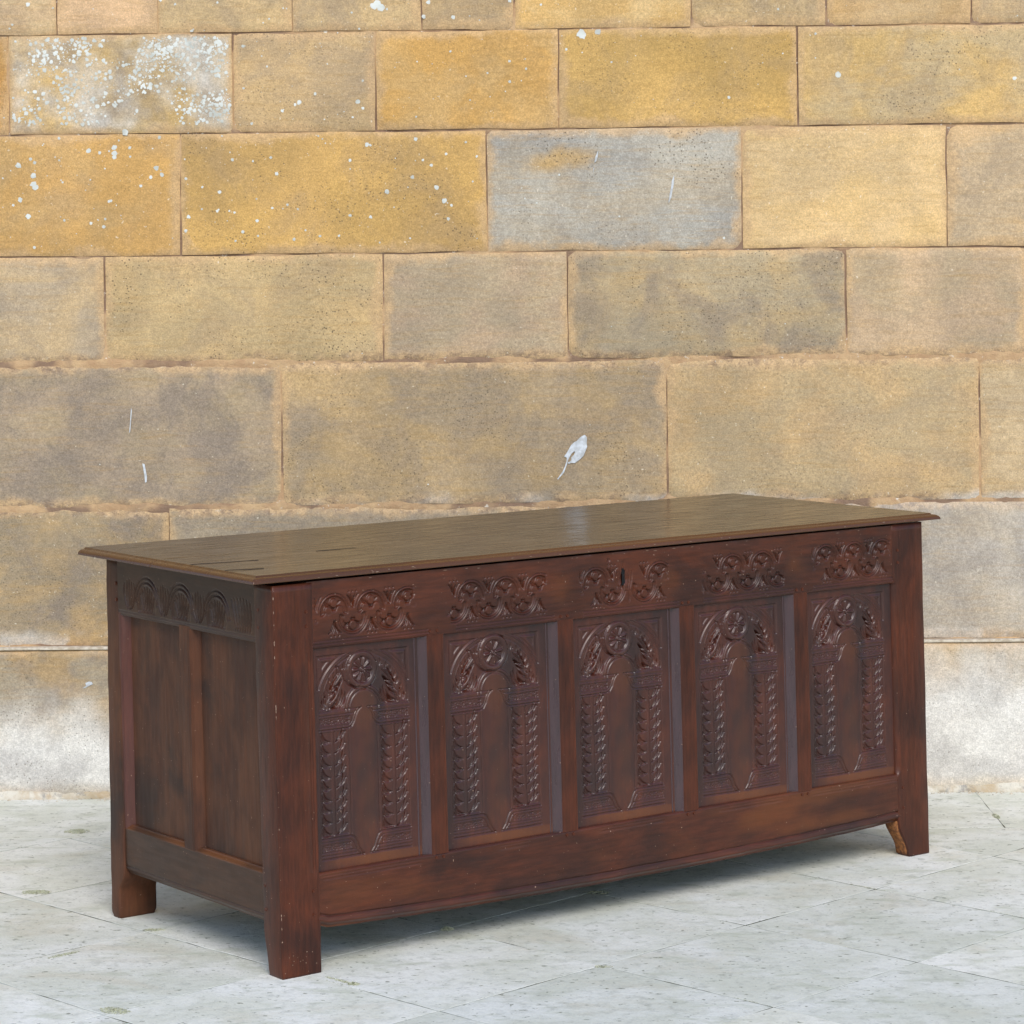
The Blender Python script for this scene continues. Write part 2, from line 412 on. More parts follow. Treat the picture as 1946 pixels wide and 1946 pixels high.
def moss_patch(cx, cy, rx, ry, n, hgt, ang, seed, L, G):
    rs = np.random.RandomState(seed)
    V, F = L, G
    for _ in range(n):
        r = math.sqrt(rs.rand()); t = rs.uniform(0, 6.283)
        x, y = r * math.cos(t) * rx, r * math.sin(t) * ry
        X = cx + x * math.cos(ang) - y * math.sin(ang); Y = cy + x * math.sin(ang) + y * math.cos(ang)
        s = rs.uniform(.0015, .004); a = rs.uniform(0, 6.283); h = hgt * rs.uniform(.3, 1) * (1 - r * .7)
        k = len(V)
        V += [(X - s * math.cos(a), Y - s * math.sin(a), .0005), (X + s * math.cos(a), Y + s * math.sin(a), .0005), (X + rs.uniform(-.002, .002), Y + rs.uniform(-.002, .002), .0006 + h)]
        F.append((k, k + 1, k + 2))
V, F = [], []
for a in [(-1.08, 6.29, .035, .022, 420, .004, 0, 1), (-1.09, 6.94, .032, .03, 300, .004, 0, 2), (-.765, 5.305, .035, .02, 300, .004, -.6, 3), (-.93, 5.73, .04, .008, 160, .004, .8, 4),
          (-.77, 5.93, .025, .012, 120, .004, 0, 5), (-.147, 5.906, .014, .012, 170, .010, 0, 6), (-.321, 5.477, .012, .008, 90, .008, 0, 7), (1.205, 7.0, .008, .03, 160, .006, 0, 8),
          (.182, 6.226, .03, .018, 130, .004, 0, 9), (-.345, 5.50, .05, .006, 120, .004, -.8, 10), (.172, 5.588, .02, .01, 60, .004, 0, 11), (1.10, 5.35, .05, .006, 120, .003, -.8, 12)]:
    moss_patch(*a, V, F)
# thin growth along stretches of the diagonal joints
rs = np.random.RandomState(55)
for _ in range(46):
    if rs.rand() < .5:
        p = pp[rs.randint(3, 14)]; q = rs.uniform(3, 5.4); ang = R(135)
    else:
        q = qq[rs.randint(3, 14)]; p = rs.uniform(3, 5.4); ang = R(45)
    x, y = (p - q) / 2 ** .5, (p + q) / 2 ** .5
    if y > 6.8 or y < 4.9: continue
    moss_patch(x, y, rs.uniform(.03, .09), .0014, rs.randint(10, 34), .0016, ang, int(rs.randint(9999)), V, F)
moss = link('moss', make_mesh('moss', V, F, False), M_moss)
moss['kind'] = 'stuff'; moss['label'] = 'sparse green moss and tiny weeds growing in the joints of the pale paving'; moss['category'] = 'moss'

# ------------------------------------------------------------------ wall
wall = bpy.data.objects.new('stone_wall', None); COL.objects.link(wall)
wall.location = (0, 7.359, 0); wall.rotation_euler = (0, 0, -.0165)
wall['label'] = 'weathered golden sandstone ashlar wall with whitened plinth behind the oak chest'
wall['category'] = 'wall'
def T(c):
    a = np.array(lin(c)) * .86 + np.array(lin((200, 168, 118))) * .14; g = a @ np.array([.25, .6, .15])
    return [float(x) for x in (g + (a - g) * SAT) * np.array([1.03, .985, .95]) * ROWK]
# course lines: z of joints, top first
ZJ = [2.36, 2.014, 1.751, 1.428, 1.142, .762, .3975, 0.0]
XJ = [[-1.189, -.922, -.566, -.225, .02, .486, .842, 1.222], [-1.317, -.724, -.347, .135, .764, 1.50], [-.866, -.057, .615, 1.153],
      [-1.07, -.334, .152, .885], [-1.46, -.606, .411, 1.233], [-.906, .10, .95], [-1.75, -.60, .35, 1.9]]
# tone a, tone b, grime, pits  (seen stones, left to right)
C = {
 0: [((212,184,134),(202,172,128),.2,.3), ((210,174,130),(198,166,124),.2,.15), ((204,176,122),(180,156,112),.4,.5), ((200,172,118),(186,160,118),.5,.4), ((198,168,114),(180,154,112),.4,.4), ((212,180,114),(206,166,84),.1,.2), ((200,170,112),(182,158,112),.4,.4), ((202,172,120),(196,160,100),.2,.4), ((190,164,118),(176,152,112),.5,.3)],
 1: [((206,148,44),(196,150,70),.1,.4), ((190,166,118),(200,168,96),.8,.2), ((196,166,112),(180,156,116),.4,.6), ((212,160,54),(206,164,84),.1,.35), ((196,156,62),(202,162,72),.3,.6), ((190,168,120),(206,170,90),.4,.8)],
 2: [((206,158,66),(198,158,84),.25,.35), ((200,158,70),(208,164,66),.3,.75), ((166,170,166),(170,166,152),.25,.9), ((222,190,130),(226,190,118),.0,.25), ((190,168,132),(204,172,122),.4,.2)],
 3: [((178,162,134),(196,170,122),.5,.3), ((194,168,110),(202,170,104),.3,.95), ((180,162,128),(186,160,126),.3,.4), ((172,158,124),(186,162,112),.7,.8), ((202,172,130),(188,166,126),.3,.25)],
 4: [((172,152,120),(184,158,112),.8,.6), ((162,146,124),(166,150,118),.9,.3), ((174,154,118),(192,162,104),.5,.7), ((184,162,116),(198,166,108),.3,.5), ((204,180,134),(190,166,120),.2,.3)],
 5: [((156,142,112),(192,160,100),.95,.6), ((164,152,128),(172,156,124),.6,.4), ((170,156,130),(178,162,130),.5,.4), ((172,164,148),(184,168,136),.6,.4)],
 6: [((168,158,132),(186,164,122),.8,.5), ((168,158,132),(184,154,98),.8,.6), ((168,156,128),(190,160,110),.4,.4), ((196,184,156),(200,168,110),.2,.4), ((190,180,150),(196,168,120),.2,.3)],
}
rs = np.random.RandomState(3)
STONES = []
ROWK = 1.0
SAT = .86
def surf(x, z):
    for a, b, H in STONES:
        if a[0] <= x <= a[-1] and b[0] <= z <= b[-1]:
            i = min(len(a) - 2, int((x - a[0]) / (a[1] - a[0]))); j = min(len(b) - 2, int((z - b[0]) / (b[1] - b[0])))
            return float(H[i:i + 2, j:j + 2].max())
    return 0.0
def rand_tone(row):
    base = C[row][rs.randint(len(C[row]))]; return base
def stone(x0, x1, z0, z1, tones, row, seed, first):
    global ROWK, SAT
    SAT = .80 if row < 3 else .74
    ROWK = {0: 1.03, 1: 1.02, 2: 1.02, 3: .99, 4: .93, 5: .92, 6: 1.0}[row] * rs.uniform(.97, 1.03)
    gp = .0020
    wide = {3: (0, .0015), 4: (.0015, .002), 5: (.002, .001)}.get(row, (0, 0))   # (top, bottom) extra mortar width
    zt, zb = z1 - gp - wide[0], z0 + gp + wide[1]
    cv = Canvas(x0 + gp, x1 - gp, zb, zt, .011)
    A, B = cv.A, cv.B
    n = lambda sc, k: vnoise(A, B, sc, seed + k, 3)
    # irregular outline: shift grid inwards near the edges
    dl, dr, db, dt = A - A[0, 0], A[-1, -1] - A, B - B[0, 0], B[-1, -1] - B
    edge = np.minimum(np.minimum(dl, dr), np.minimum(db, dt))
    H = .0025 * n(.22, 1) + .0012 * n(.05, 2) + rs.uniform(-.0015, .002)
    rr = .006 + .004 * n(.08, 5)
    q = np.clip(1 - edge / np.maximum(rr, .003), 0, 1); H -= .0040 * q * q
    q2 = np.clip(1 - np.minimum(dt, db) / .02, 0, 1) * (row >= 3); H -= .003 * q2 * np.clip(n(.06, 9) + .4, 0, 1)
    # plinth course stands proud with a weathered top arris
    if row == 6:
        H += .022; q = np.clip(1 - dt / .012, 0, 1); H -= .012 * q * q
    # blown corners
    for (cx, cz) in ((A[0, 0], B[0, 0]), (A[-1, 0], B[0, 0]), (A[0, 0], B[0, -1]), (A[-1, 0], B[0, -1])):
        if rs.rand() < .22:
            dd = np.hypot(A - cx, B - cz); H -= .005 * sstep(.035, .01, dd + .01 * n(.03, 8))
    # efflorescence on the lowest course and a little above it
    salt = np.zeros_like(A)
    if row == 6:
        lim = .30 - .10 * sstep(-1.6, .9, -A) + .05 * vnoise(A, B, .35, 77, 3)
        lim = lim if False else (.235 + .11 * sstep(-1.0, 1.3, A) + .045 * vnoise(A, B, .3, 77, 3))
        salt = sstep(.11, -.11, B - lim + .05 * vnoise(A, B, .06, 78, 3)) * .93
        salt *= 1 - .55 * sstep(.045, .0, B + .015 * vnoise(A, B, .06, 12, 2) - .012)
    if row == 5:
        salt = .40 * sstep(.4, 1.0, A) * (0.6 + .4 * n(.2, 4))
        salt = np.maximum(salt, .55 * sstep(.045, .0, db + .02 * n(.07, 6)) * (n(.1, 7) > -.2))
    if row == 4:
        salt = .6 * sstep(.028, .0, db + .02 * n(.05, 6)) * sstep(-.1, .3, n(.15, 7)) * sstep(-1.2, .6, A)
    salt = np.clip(salt, 0, 1)
    patch = np.zeros_like(A)
    if row == 2 and x0 < .134 < x1: patch = sstep(1.35, .35, np.hypot((A - .13) / .10, (B - 1.668 - .12 * (A - .13)) / .032) + .35 * n(.03, 14))
    if row == 1 and x0 < -1.1 < x1: salt = np.clip(.22 + .4 * vnoise(A, B, .10, 44, 3) + .3 * vnoise(A, B, .03, 45, 2), 0, .75) * sstep(0, .02, edge)
    wz = .030 + .012 * vnoise(A, B * 0, .12, 90 + row, 3)
    crumb = np.zeros_like(A)
    if row in (3, 4, 5): crumb = np.maximum(crumb, sstep(wz, wz * .25, db) * (.75 if row == 5 else 1))
    if row in (4, 5): crumb = np.maximum(crumb, sstep(wz, wz * .25, dt))
    if row == 6: crumb = .9 * sstep(.034, .006, db + .012 * n(.05, 15))
    if row in (0, 1, 2): crumb = .35 * sstep(.014, .0, np.minimum(db, dt))
    H += crumb * .0022 * (vnoise(A, B, .022, seed + 71, 2) - .15) * (row > 2)
    cv.H = H
    cx, cz = (x0 + x1) / 2, (z0 + z1) / 2
    jit = .0034
    def mp(a, b, h):
        da = jit * vnoise(a, b, .11, seed + 31, 3); dbb = jit * vnoise(a, b, .13, seed + 41, 3)
        return np.stack([a - cx + da, -h, b - cz + dbb], -1)
    me = slab_mesh('stone', cv.a, cv.b, H, .05, mp, {'edge': edge, 'salt': salt, 'crumb': crumb, 'patch': patch})
    STONES.append((cv.a, cv.b, H))
    me.materials.append(M_stone)
    o = link('stone', me, None, wall); o.location = (cx, 0, cz)
    o['tone_a'] = T(tones[0]); o['tone_b'] = T(tones[1]); o['grime'] = float(tones[2]); o['pits'] = float(tones[3])
k = 0
for r in range(7):
    xs = XJ[r]
    left = [xs[0]]; right = [xs[-1]]
    while left[-1] > -3.2: left.append(left[-1] - rs.uniform(.45, .85))
    while right[-1] < 3.2: right.append(right[-1] + rs.uniform(.45, .85))
    allx = left[::-1] + xs[1:-1] + ([xs[-1]] if len(xs) > 1 else []) + right[1:]
    i0 = len(left) - 2     # stone whose right joint is xs[0]
    for i in range(len(allx) - 1):
        ci = i - i0
        t = C[r][ci] if 0 <= ci < len(C[r]) else rand_tone(r)
        k += 1; stone(allx[i], allx[i + 1], ZJ[r + 1], ZJ[r], t, r, 200 + k, None)
for r, (z0, z1) in enumerate([(2.36, 2.66), (2.66, 2.98), (2.98, 3.25)]):
    x = -3.3 + rs.uniform(0, .3)
    while x < 3.3:
        x2 = x + rs.uniform(.35, .75); k += 1; stone(x, x2, z0, z1, rand_tone(rs.randint(0, 3)), 0, 200 + k, None); x = x2
# mortar bed behind the stones, standing up to the arrises
cv = Canvas(-3.6, 3.6, 0, 3.25, .012)
LV = vnoise(cv.A, cv.B, .11, 5, 3); Hm = -.0062 + .0040 * np.clip(LV, -1, .6) + .0012 * vnoise(cv.A, cv.B, .02, 6, 2)
WB = np.zeros_like(LV)
for zc, wd, up in ((1.142, .012, .0045), (.762, .014, .005), (.3975, .006, .004)):
    WB += .16 * sstep(wd * 1.6, wd * .6, abs(cv.B - zc)) + .22 * vnoise(cv.A, cv.B, .035, 19, 3) * (abs(cv.B - zc) < .03)
    Hm += up * .75 * sstep(wd * 1.6, wd * .6, abs(cv.B - zc)) * np.clip(.7 + .6 * vnoise(cv.A, cv.B, .09, 9, 2), 0, 1.2)
Hm += .020 * sstep(.395, .385, cv.B)
mort = link('mortar', slab_mesh('mortar', cv.a, cv.b, Hm, .12, lambda a, b, h: np.stack([a, -h, b], -1), {'lvl': np.clip(LV + .5 + WB, 0, 1)}), M_mortar, wall)

# thin pale lip on top of the plinth
cv = Canvas(-3.4, 3.4, .3925, .3985, .008, .001)
cv.H = .0225 + .0022 * vnoise(cv.A, cv.B * 4, .06, 21, 3)
cv.round_edges(.002, 0, 0, 0, 1)
link('ledge', slab_mesh('ledge', cv.a, cv.b, cv.H, .01, lambda a, b, h: np.stack([a, -h, b], -1)), mat_plain('pale_lime', lin((205, 196, 178)), .9, lin((170, 156, 134)), 60), wall)

# crumbling fillet at the wall foot
cv = Canvas(-3.4, 3.4, 0, .030, .006, .003)
nn = vnoise(cv.A, cv.B, .09, 61, 3); n2 = vnoise(cv.A, cv.B, .018, 62, 2)
cv.H = .0215 + sstep(.030, .0, cv.B + .012 * nn + .006 * n2) * (.009 + .008 * nn + .006 * n2)
gf = N('wall_foot_crumble'); vv = gf.coord()
cf = gf.mix(gf.ramp(gf.noise(vv, 14, 5, .7), .38, .62), lin((190, 178, 156)), lin((212, 206, 192)))
cf = gf.mix(gf.ramp(gf.noise(vv, 9, 4, .7, .4), .50, .66, 0, .5), cf, lin((178, 146, 100)))
cf = gf.mix(gf.ramp(gf.noise(gf.mapv(vv, (1, 1, 1), (4, 1, 2)), 15, 5, .75, .4), .52, .66, 0, .6), cf, lin((112, 112, 116)))
gf.l(cf, gf.b.inputs['Base Color']); gf.b.inputs['Roughness'].default_value = .95; gf.bump(gf.noise(vv, 120, 5, .7), .9, .005)
link('mortar', slab_mesh('mortar_fillet', cv.a, cv.b, cv.H, .01, lambda a, b, h: np.stack([a, -h, b], -1)), gf.m, wall)
rs = np.random.RandomState(88); V, F = [], []
for _ in range(1500):
    x = rs.uniform(-2.2, 2.2)
    if vnoise(np.array([x]), np.array([0.]), .15, 71, 2)[0] < rs.uniform(-.9, .3): continue
    y = 7.333 - .0165 * x - abs(rs.normal(0, .014)); q_ = rs.uniform(.0006, .0032) * (1 if rs.rand() < .92 else 1.8)
    k_ = len(V)
    for a_ in range(4):
        t_ = a_ * 1.571 + rs.uniform(-.4, .4); V.append((x + q_ * math.cos(t_), y + q_ * math.sin(t_), .0003))
    V.append((x + rs.uniform(-.3, .3) * q_, y, .0003 + q_ * rs.uniform(.6, 1.3)))
    F += [(k_ + i_, k_ + (i_ + 1) % 4, k_ + 4) for i_ in range(4)]
grit = link('grit', make_mesh('grit', V, F, False), gf.m); grit['kind'] = 'stuff'
grit['label'] = 'loose crumbs of stone and mortar along the foot of the golden wall'; grit['category'] = 'grit'

# white lichen spots
V, F = [], []
def spot(x, z, r, rs):
    k = len(V); n = 7 if r < .003 else 10
    ph = rs.uniform(0, 6.28); hh = -surf(x, z) - .0004
    V.append((x, hh - .0004, z))
    for j in range(n):
        a = 6.2832 * j / n + ph; rr = r * rs.uniform(.74, 1.2)
        V.append((x + rr * math.cos(a), hh, z + rr * math.sin(a)))
    for j in range(n): F.append((k, k + 1 + j, k + 1 + (j + 1) % n))
    for j in range(n): pass
rs = np.random.RandomState(12)
def scatter(n, x0, x1, z0, z1, rmin, rmax, clump=.0, pw=2.5):
    got = 0; tries = 0
    while got < n and tries < n * 30:
        tries += 1
        x, z = rs.uniform(x0, x1), rs.uniform(z0, z1)
        if clump and vnoise(np.array([x]), np.array([z]), .09, 44, 2)[0] < rs.uniform(-.5, .5) * clump: continue
        spot(x, z, rmin + (rmax - rmin) * rs.rand() ** pw, rs); got += 1
scatter(1700, -1.31, -.73, 1.775, 2.005, .0006, .0058, .9, 3.2)
scatter(500, -.98, -.735, 1.80, 1.99, .0006, .0048, 1.2, 2.8)
scatter(60, -1.34, -.87, 1.45, 1.745, .0009, .0065, 0, 2.6)
scatter(120, -.86, -.06, 1.45, 1.745, .0006, .0055, 0, 3)
scatter(90, -1.34, -.3, 1.45, 2.1, .0006, .0030, 0, 3)
scatter(40, -.72, -.36, 1.76, 2.0, .0008, .006, 0, 2.6)
scatter(26, -.34, .13, 1.78, 2.0, .0008, .005, 0, 2.6)
scatter(26, .14, .75, 1.80, 2.0, .0007, .004, 0, 3)
scatter(45, -1.34, .2, 2.02, 2.12, .0010, .006, 0, 2.2)
scatter(26, -.05, .6, 1.45, 1.74, .0007, .004, 0, 3)
scatter(12, .7, 1.35, 1.8, 2.1, .001, .0055, 0, 3)
scatter(60, -3, 3, 2.1, 3.0, .001, .006, 0, 2.6)
scatter(40, -1.3, 1.3, .8, 1.42, .0006, .0022, 0, 3)
for x, z, r in [(-1.255, 1.643, .008), (-1.256, 1.62, .0085), (-1.25, 1.612, .008), (-1.295, 1.67, .008), (-1.04, 1.715, .0075), (-1.04, 1.70, .008), (-1.041, 1.69, .006), (-1.27, 1.535, .007), (-.93, 1.66, .007), (-.845, 1.53, .005), (.195, 2.0, .011), (.20, 1.995, .009), (.24, 2.005, .008), (-1.01, 1.755, .009), (-.34, 2.085, .012), (-.33, 2.075, .010), (.87, 1.885, .0085), (-.32, 1.59, .006), (-.19, 1.60, .006), (-.17, 1.565, .007), (-.35, 2.08, .01)]:
    spot(x, z, r, rs)
li = link('lichen', make_mesh('lichen', V, F, True), M_white, wall); li['kind'] = 'stuff'

# bird lime: the feather shaped splash and a few streaks
def splash(pts, name='bird_dropping'):
    V = []; n = len(pts)
    c = np.mean(pts, 0)
    V = [(p[0] - c[0], -.0002, p[1] - c[1]) for p in pts] + [(p[0] * 1 - c[0], -.0016, p[1] - c[1]) for p in pts]
    Fs = [tuple(range(n, 2 * n))] + [(i, (i + 1) % n, n + (i + 1) % n, n + i) for i in range(n)]
    me = make_mesh(name, V, Fs, False)
    o = link(name, me, M_drop, wall); o.location = (c[0], -max(surf(p[0], p[1]) for p in pts) - .0002, c[1])
    return o
splash([(.194, .944), (.199, .938), (.1995, .932), (.1985, .923), (.200, .913), (.196, .903), (.190, .889), (.182, .881), (.174, .875), (.166, .870), (.158, .871), (.151, .868), (.148, .872), (.154, .874), (.158, .879),
        (.157, .884), (.165, .892), (.168, .900), (.165, .901), (.158, .894), (.153, .886), (.149, .877), (.1465, .868), (.138, .845), (.130, .836), (.122, .827), (.1205, .829), (.130, .842), (.134, .847), (.141, .862), (.1445, .874), (.146, .884),
        (.139, .888), (.143, .893), (.149, .902), (.152, .908), (.158, .918), (.166, .925), (.172, .928), (.181, .937), (.187, .941)])
splash([(.437, 1.627), (.4355, 1.60), (.432, 1.585), (.428, 1.565), (.421, 1.552), (.424, 1.575), (.428, 1.592), (.431, 1.612)])
splash([(.238, 1.694), (.236, 1.676), (.232, 1.664), (.227, 1.660), (.230, 1.676)])
splash([(.227, 1.648), (.225, 1.637), (.224, 1.634), (.2245, 1.645)])
splash([(-.975, .880), (-.969, .878), (-.963, .845), (-.964, .831), (-.968, .829), (-.970, .85)])
splash([(-1.003, 1.027), (-1.001, 1.02), (-1.006, .965), (-1.009, .96), (-1.006, .99)])
splash([(-1.128, .305), (-1.118, .309), (-1.112, .308), (-1.108, .302), (-1.118, .298), (-1.128, .292), (-1.136, .291), (-1.126, .298)])

# ------------------------------------------------------------------ chest
chest = bpy.data.objects.new('oak_chest', None); COL.objects.link(chest)
chest.location = (-.4698, 5.5093, 0); chest.rotation_euler = (0, 0, .6428)
chest['label'] = 'long antique dark oak coffer with five carved arcaded front panels standing on pale paving'
chest['category'] = 'chest'
SH = .018
shx = lambda z: SH * (.45 - z)
def fmap(off=0.0, ox=0.0):
    return lambda a, b, h: np.stack([a + shx(b) + ox, off - h, b], -1)
def smap(off=0.0):
    return lambda a, b, h: np.stack([off - h + shx(b), a, b], -1)
def part(name, cv, thick, mp, mat, parent=chest):
    me = slab_mesh(name, cv.a, cv.b, cv.H, thick, mp, {'wear': np.clip(cv.wear, 0, 1)}); me.materials.append(mat)
    return link(name, me, None, parent)
def wob(cv, amp, sc, seed): cv.H += amp * vnoise(cv.A, cv.B, sc, seed, 3)

def loft(name, zs, ring, mat, parent=chest, cap=True, wear=None):
    """ring(z)-> (n,2) points in u,v"""
    P = [np.asarray(ring(z)) for z in zs]; n = len(P[0])
    V = np.concatenate([np.column_stack([p[:, 0] + shx(z), p[:, 1], np.full(n, z)]) for p, z in zip(P, zs)])
    i = np.arange(n); F = []
    for k in range(len(zs) - 1):
        for j in range(n): F.append((k * n + j, k * n + (j + 1) % n, (k + 1) * n + (j + 1) % n, (k + 1) * n + j))
    if cap: F.append(tuple(range(n))[::-1]); F.append(tuple((len(zs) - 1) * n + j for j in range(n)))
    W = np.concatenate([np.full(n, (wear(z) if wear else 0.0)) for z in zs])
    me = make_mesh(name, V, F, True, {'wear': W}); me.materials.append(mat)
    for p in me.polygons:
        if len(p.vertices) > 4: p.use_smooth = False
    return link(name, me, None, parent)

def rect_ring(u0, u1, v0, v1, r, extra=()):
    pts = []
    for cx, cy, a0 in ((u0 + r, v0 + r, 180), (u1 - r, v0 + r, 270), (u1 - r, v1 - r, 0), (u0 + r, v1 - r, 90)):
        for a in (0, 30, 60, 90):
            t = R(a0 + a); pts.append((cx + r * math.cos(t), cy + r * math.sin(t)))
        if cx == u0 + r and cy == v0 + r:
            pts += list(extra)
    return np.array(pts)

# front-left stile (runs down as the leg) with the two scratch lines of its moulding
def ring_fl(z):
    taper = sstep(.105, .0, z); wv = .071 - .005 * sstep(.66, .2, z) - .014 * taper
    j = .0003 * math.sin(z * 61) + .0002 * math.sin(z * 143 + 1)
    u1 = .0935 - .0005 * taper
    g = .0022 if .20 < z < .64 else .0
    ex = [(.060, .0002), (.0785, .0000), (.0800, g), (.0815, .0000), (.0842, .0000), (.0857, g), (.0872, .0003)]
    p = rect_ring(0 + j, u1, 0, wv, .0022 + .0010 * abs(math.sin(z * 37)), ex)
    if z < .012: p = (p - p.mean(0)) * (1 - .02 * (1 - z / .012)) + p.mean(0)
    return p
zs = np.concatenate([[0, .006, .012], np.linspace(.02, .2, 14), [.203], np.linspace(.21, .638, 30), [.643], np.linspace(.65, .779, 10)])
loft('stile', zs, ring_fl, M_woodz)
# front-right stile: chamfer on the inner arris between the rails, foot cut back
def ring_fr(z):
    u0 = 1.7005
    if z < .088: u0 = 1.7025 + .030 * sstep(.080, .0, z) ** .8
    j = .0004 * math.sin(z * 47 + 2)
    c = .011 * sstep(.193, .205, z) * sstep(.655, .645, z) + .0015
    u1, v0, v1 = 1.800 + j + .0006 * math.sin(z * 19), 0.0, (.066 if z > .09 else .040)
    return np.array([(u0, v0 + c * .9), (u0 + c * .25, v0 + c * .55), (u0 + c * .55, v0 + c * .22), (u0 + c, v0), (u0 + c + .002, v0), (u0 + .03, v0), (u0 + .06, 0), (u1 - .003, v0), (u1 - .001, v0 + .001), (u1, v0 + .003), (u1, v1 - .002), (u1 - .002, v1), (u0 + .002, v1), (u0, v1 - .002), (u0, .035), (u0, .02)])
loft('stile', np.concatenate([[0], np.linspace(.006, .19, 18), [.195, .2, .206], np.linspace(.22, .64, 20), [.646, .652, .658], np.linspace(.67, .783, 8)]), ring_fr, M_woodz)
# rear stiles
def ring_bl(z):
    j = .0006 * math.sin(z * 33) + .0003 * math.sin(z * 91 + 2) - .7 * shx(z)
    rr = .004 + .004 * sstep(.015, 0, z); s = .002 * sstep(.012, 0, z)
    return rect_ring(.001 + j + s, .088 - s, .628 + .022 * sstep(.10, .06, z) + s, .688 - s, rr, [(.05, .628 + .022 * sstep(.10, .06, z) + s)])
loft('stile', np.concatenate([[0, .004, .01, .018], np.linspace(.03, .2, 18), np.linspace(.22, .779, 24)]), ring_bl, M_sidez, wear=lambda z: .0 * float(sstep(.10, .03, z)))
loft('stile', np.linspace(0, .779, 20), lambda z: rect_ring(1.712, 1.80, .628, .688, .003), M_woodz)

# raw broken wood on the inside of the right foot
def ring_raw(z):
    n = [.0012 * math.sin(z * 95 + k * 2.1) for k in range(8)]
    u = 1.7035 + .030 * sstep(.080, .0, z) ** .8
    b_ = .004 * sstep(.02, .05, z)
    return np.array([(u + .008, .004 + n[0] * .5), (u - .001 + n[1], .006), (u - .002 - b_ + n[2], .014 + n[3]), (u - .001 - b_ + n[4], .026), (u - .002 - b_ + n[5], .040 + n[6]), (u + .003, .046), (u + .02, .046), (u + .02, .004)])
loft('broken_bracket', np.linspace(.004, .088, 16), ring_raw, M_raw)['label'] = 'raw orange broken wood on the inner side of the right foot'

# ---- top rail with the five carved friezes
cv = Canvas(.080, 1.716, .645, .781, .0015, .0013)
wob(cv, .0006, .09, 3)
HI, LO, SP = .7185, .7005, .0447
def high_g(c, x0, x1):
    a0, a1 = 0, 180
    # sunk ground inside the arch
    A, B = cv.A, cv.B
    el = 1 - np.sqrt(((A - c) / .0345) ** 2 + ((B - HI + .004) / .0350) ** 2)
    msk = np.minimum(np.minimum(el * .03, B - (HI - .002 - .010 * sstep(.012, .03, abs(A - c)))), np.minimum(A - x0, x1 - A))
    sl = cv.win(c - .04, c + .04, .66, .76)
    cv.H[sl] -= .0055 * sstep(0, .004, msk[sl])
def high(c, x0, x1):
    carc(c, HI - .004, .0365, .0375, 14, 166, .0017, .0034, x0, x1)
    for ang in (0, 90, 180): petal(c, HI, ang)
    cv.ringdot(c, HI, .0032, .0016)
    for ang in (45, 135): cv.gouge(c + .010 * math.cos(R(ang)), HI + .010 * math.sin(R(ang)), c + .027 * math.cos(R(ang)), HI + .025 * math.sin(R(ang)), .1, .0042, .0028)
def low_g(c, x0, x1):
    A, B = cv.A, cv.B
    el = 1 - np.sqrt(((A - c) / .0345) ** 2 + ((B - LO - .004) / .0350) ** 2)
    msk = np.minimum(np.minimum(el * .03, (LO + .002 + .010 * sstep(.012, .03, abs(A - c))) - B), np.minimum(A - x0, x1 - A))
    sl = cv.win(c - .04, c + .04, .66, .76)
    cv.H[sl] -= .0055 * sstep(0, .004, msk[sl])
def low(c, x0, x1):
    carc(c, LO + .004, .0365, .0375, 194, 346, .0017, .0034, x0, x1)
    for ang in (180, 270, 0): petal(c, LO, ang)
    cv.ringdot(c, LO, .0032, .0016)
    for ang in (225, 315): cv.gouge(c + .010 * math.cos(R(ang)), LO + .010 * math.sin(R(ang)), c + .027 * math.cos(R(ang)), LO + .025 * math.sin(R(ang)), .1, .0042, .0028)
def carc(cx, cz, rx, rz, a0, a1, w, d, x0, x1):
    t = np.radians(np.linspace(a0, a1, 40)); P = np.stack([cx + rx * np.cos(t), cz + rz * np.sin(t)], -1)
    P = P[(P[:, 0] > x0) & (P[:, 0] < x1)]
    if len(P) > 2: cv.line(P, w, d)
def petal(c, z, ang):
    r = 0.0140; x, y = c + r * math.cos(R(ang)), z + r * 1.05 * math.sin(R(ang))
    sl = cv.win(x - .012, x + .012, y - .012, y + .012)
    dd = np.hypot(cv.A[sl] - x, (cv.B[sl] - y) * .9)
    t = sstep(.0092, .0074, dd)
    cv.H[sl] = cv.H[sl] * (1 - t) + (-.0003) * t
def flutes_up(x):      # V of gouges above a low flower
    for dx, b in ((-.0150, -.16), (-.0055, -.05), (.0055, .05), (.0150, .16)):
        cv.gouge(x + dx * .15, .7205, x + dx, .7480, b, .0032, .0052)
    for dx in (-.009, 0, .009): cv.dot(x + dx, .7535, .0028, .0026)
def flutes_dn(x):
    for dx, b in ((-.0160, .16), (-.0060, .05), (.0060, -.05), (.0160, -.16)):
        cv.gouge(x + dx * .15, .6985, x + dx, .6720, b, .0032, .0052)
    for dx in (-.010, 0, .010): cv.dot(x + dx, .6668, .0028, .0026)
def scroll(cx, cz, s, up):   # hollow crescents beside the flowers
    cv.gouge(cx, cz, cx + s * .010, cz + up * .026, -.25 * s * up, .0046, .0030, .1)
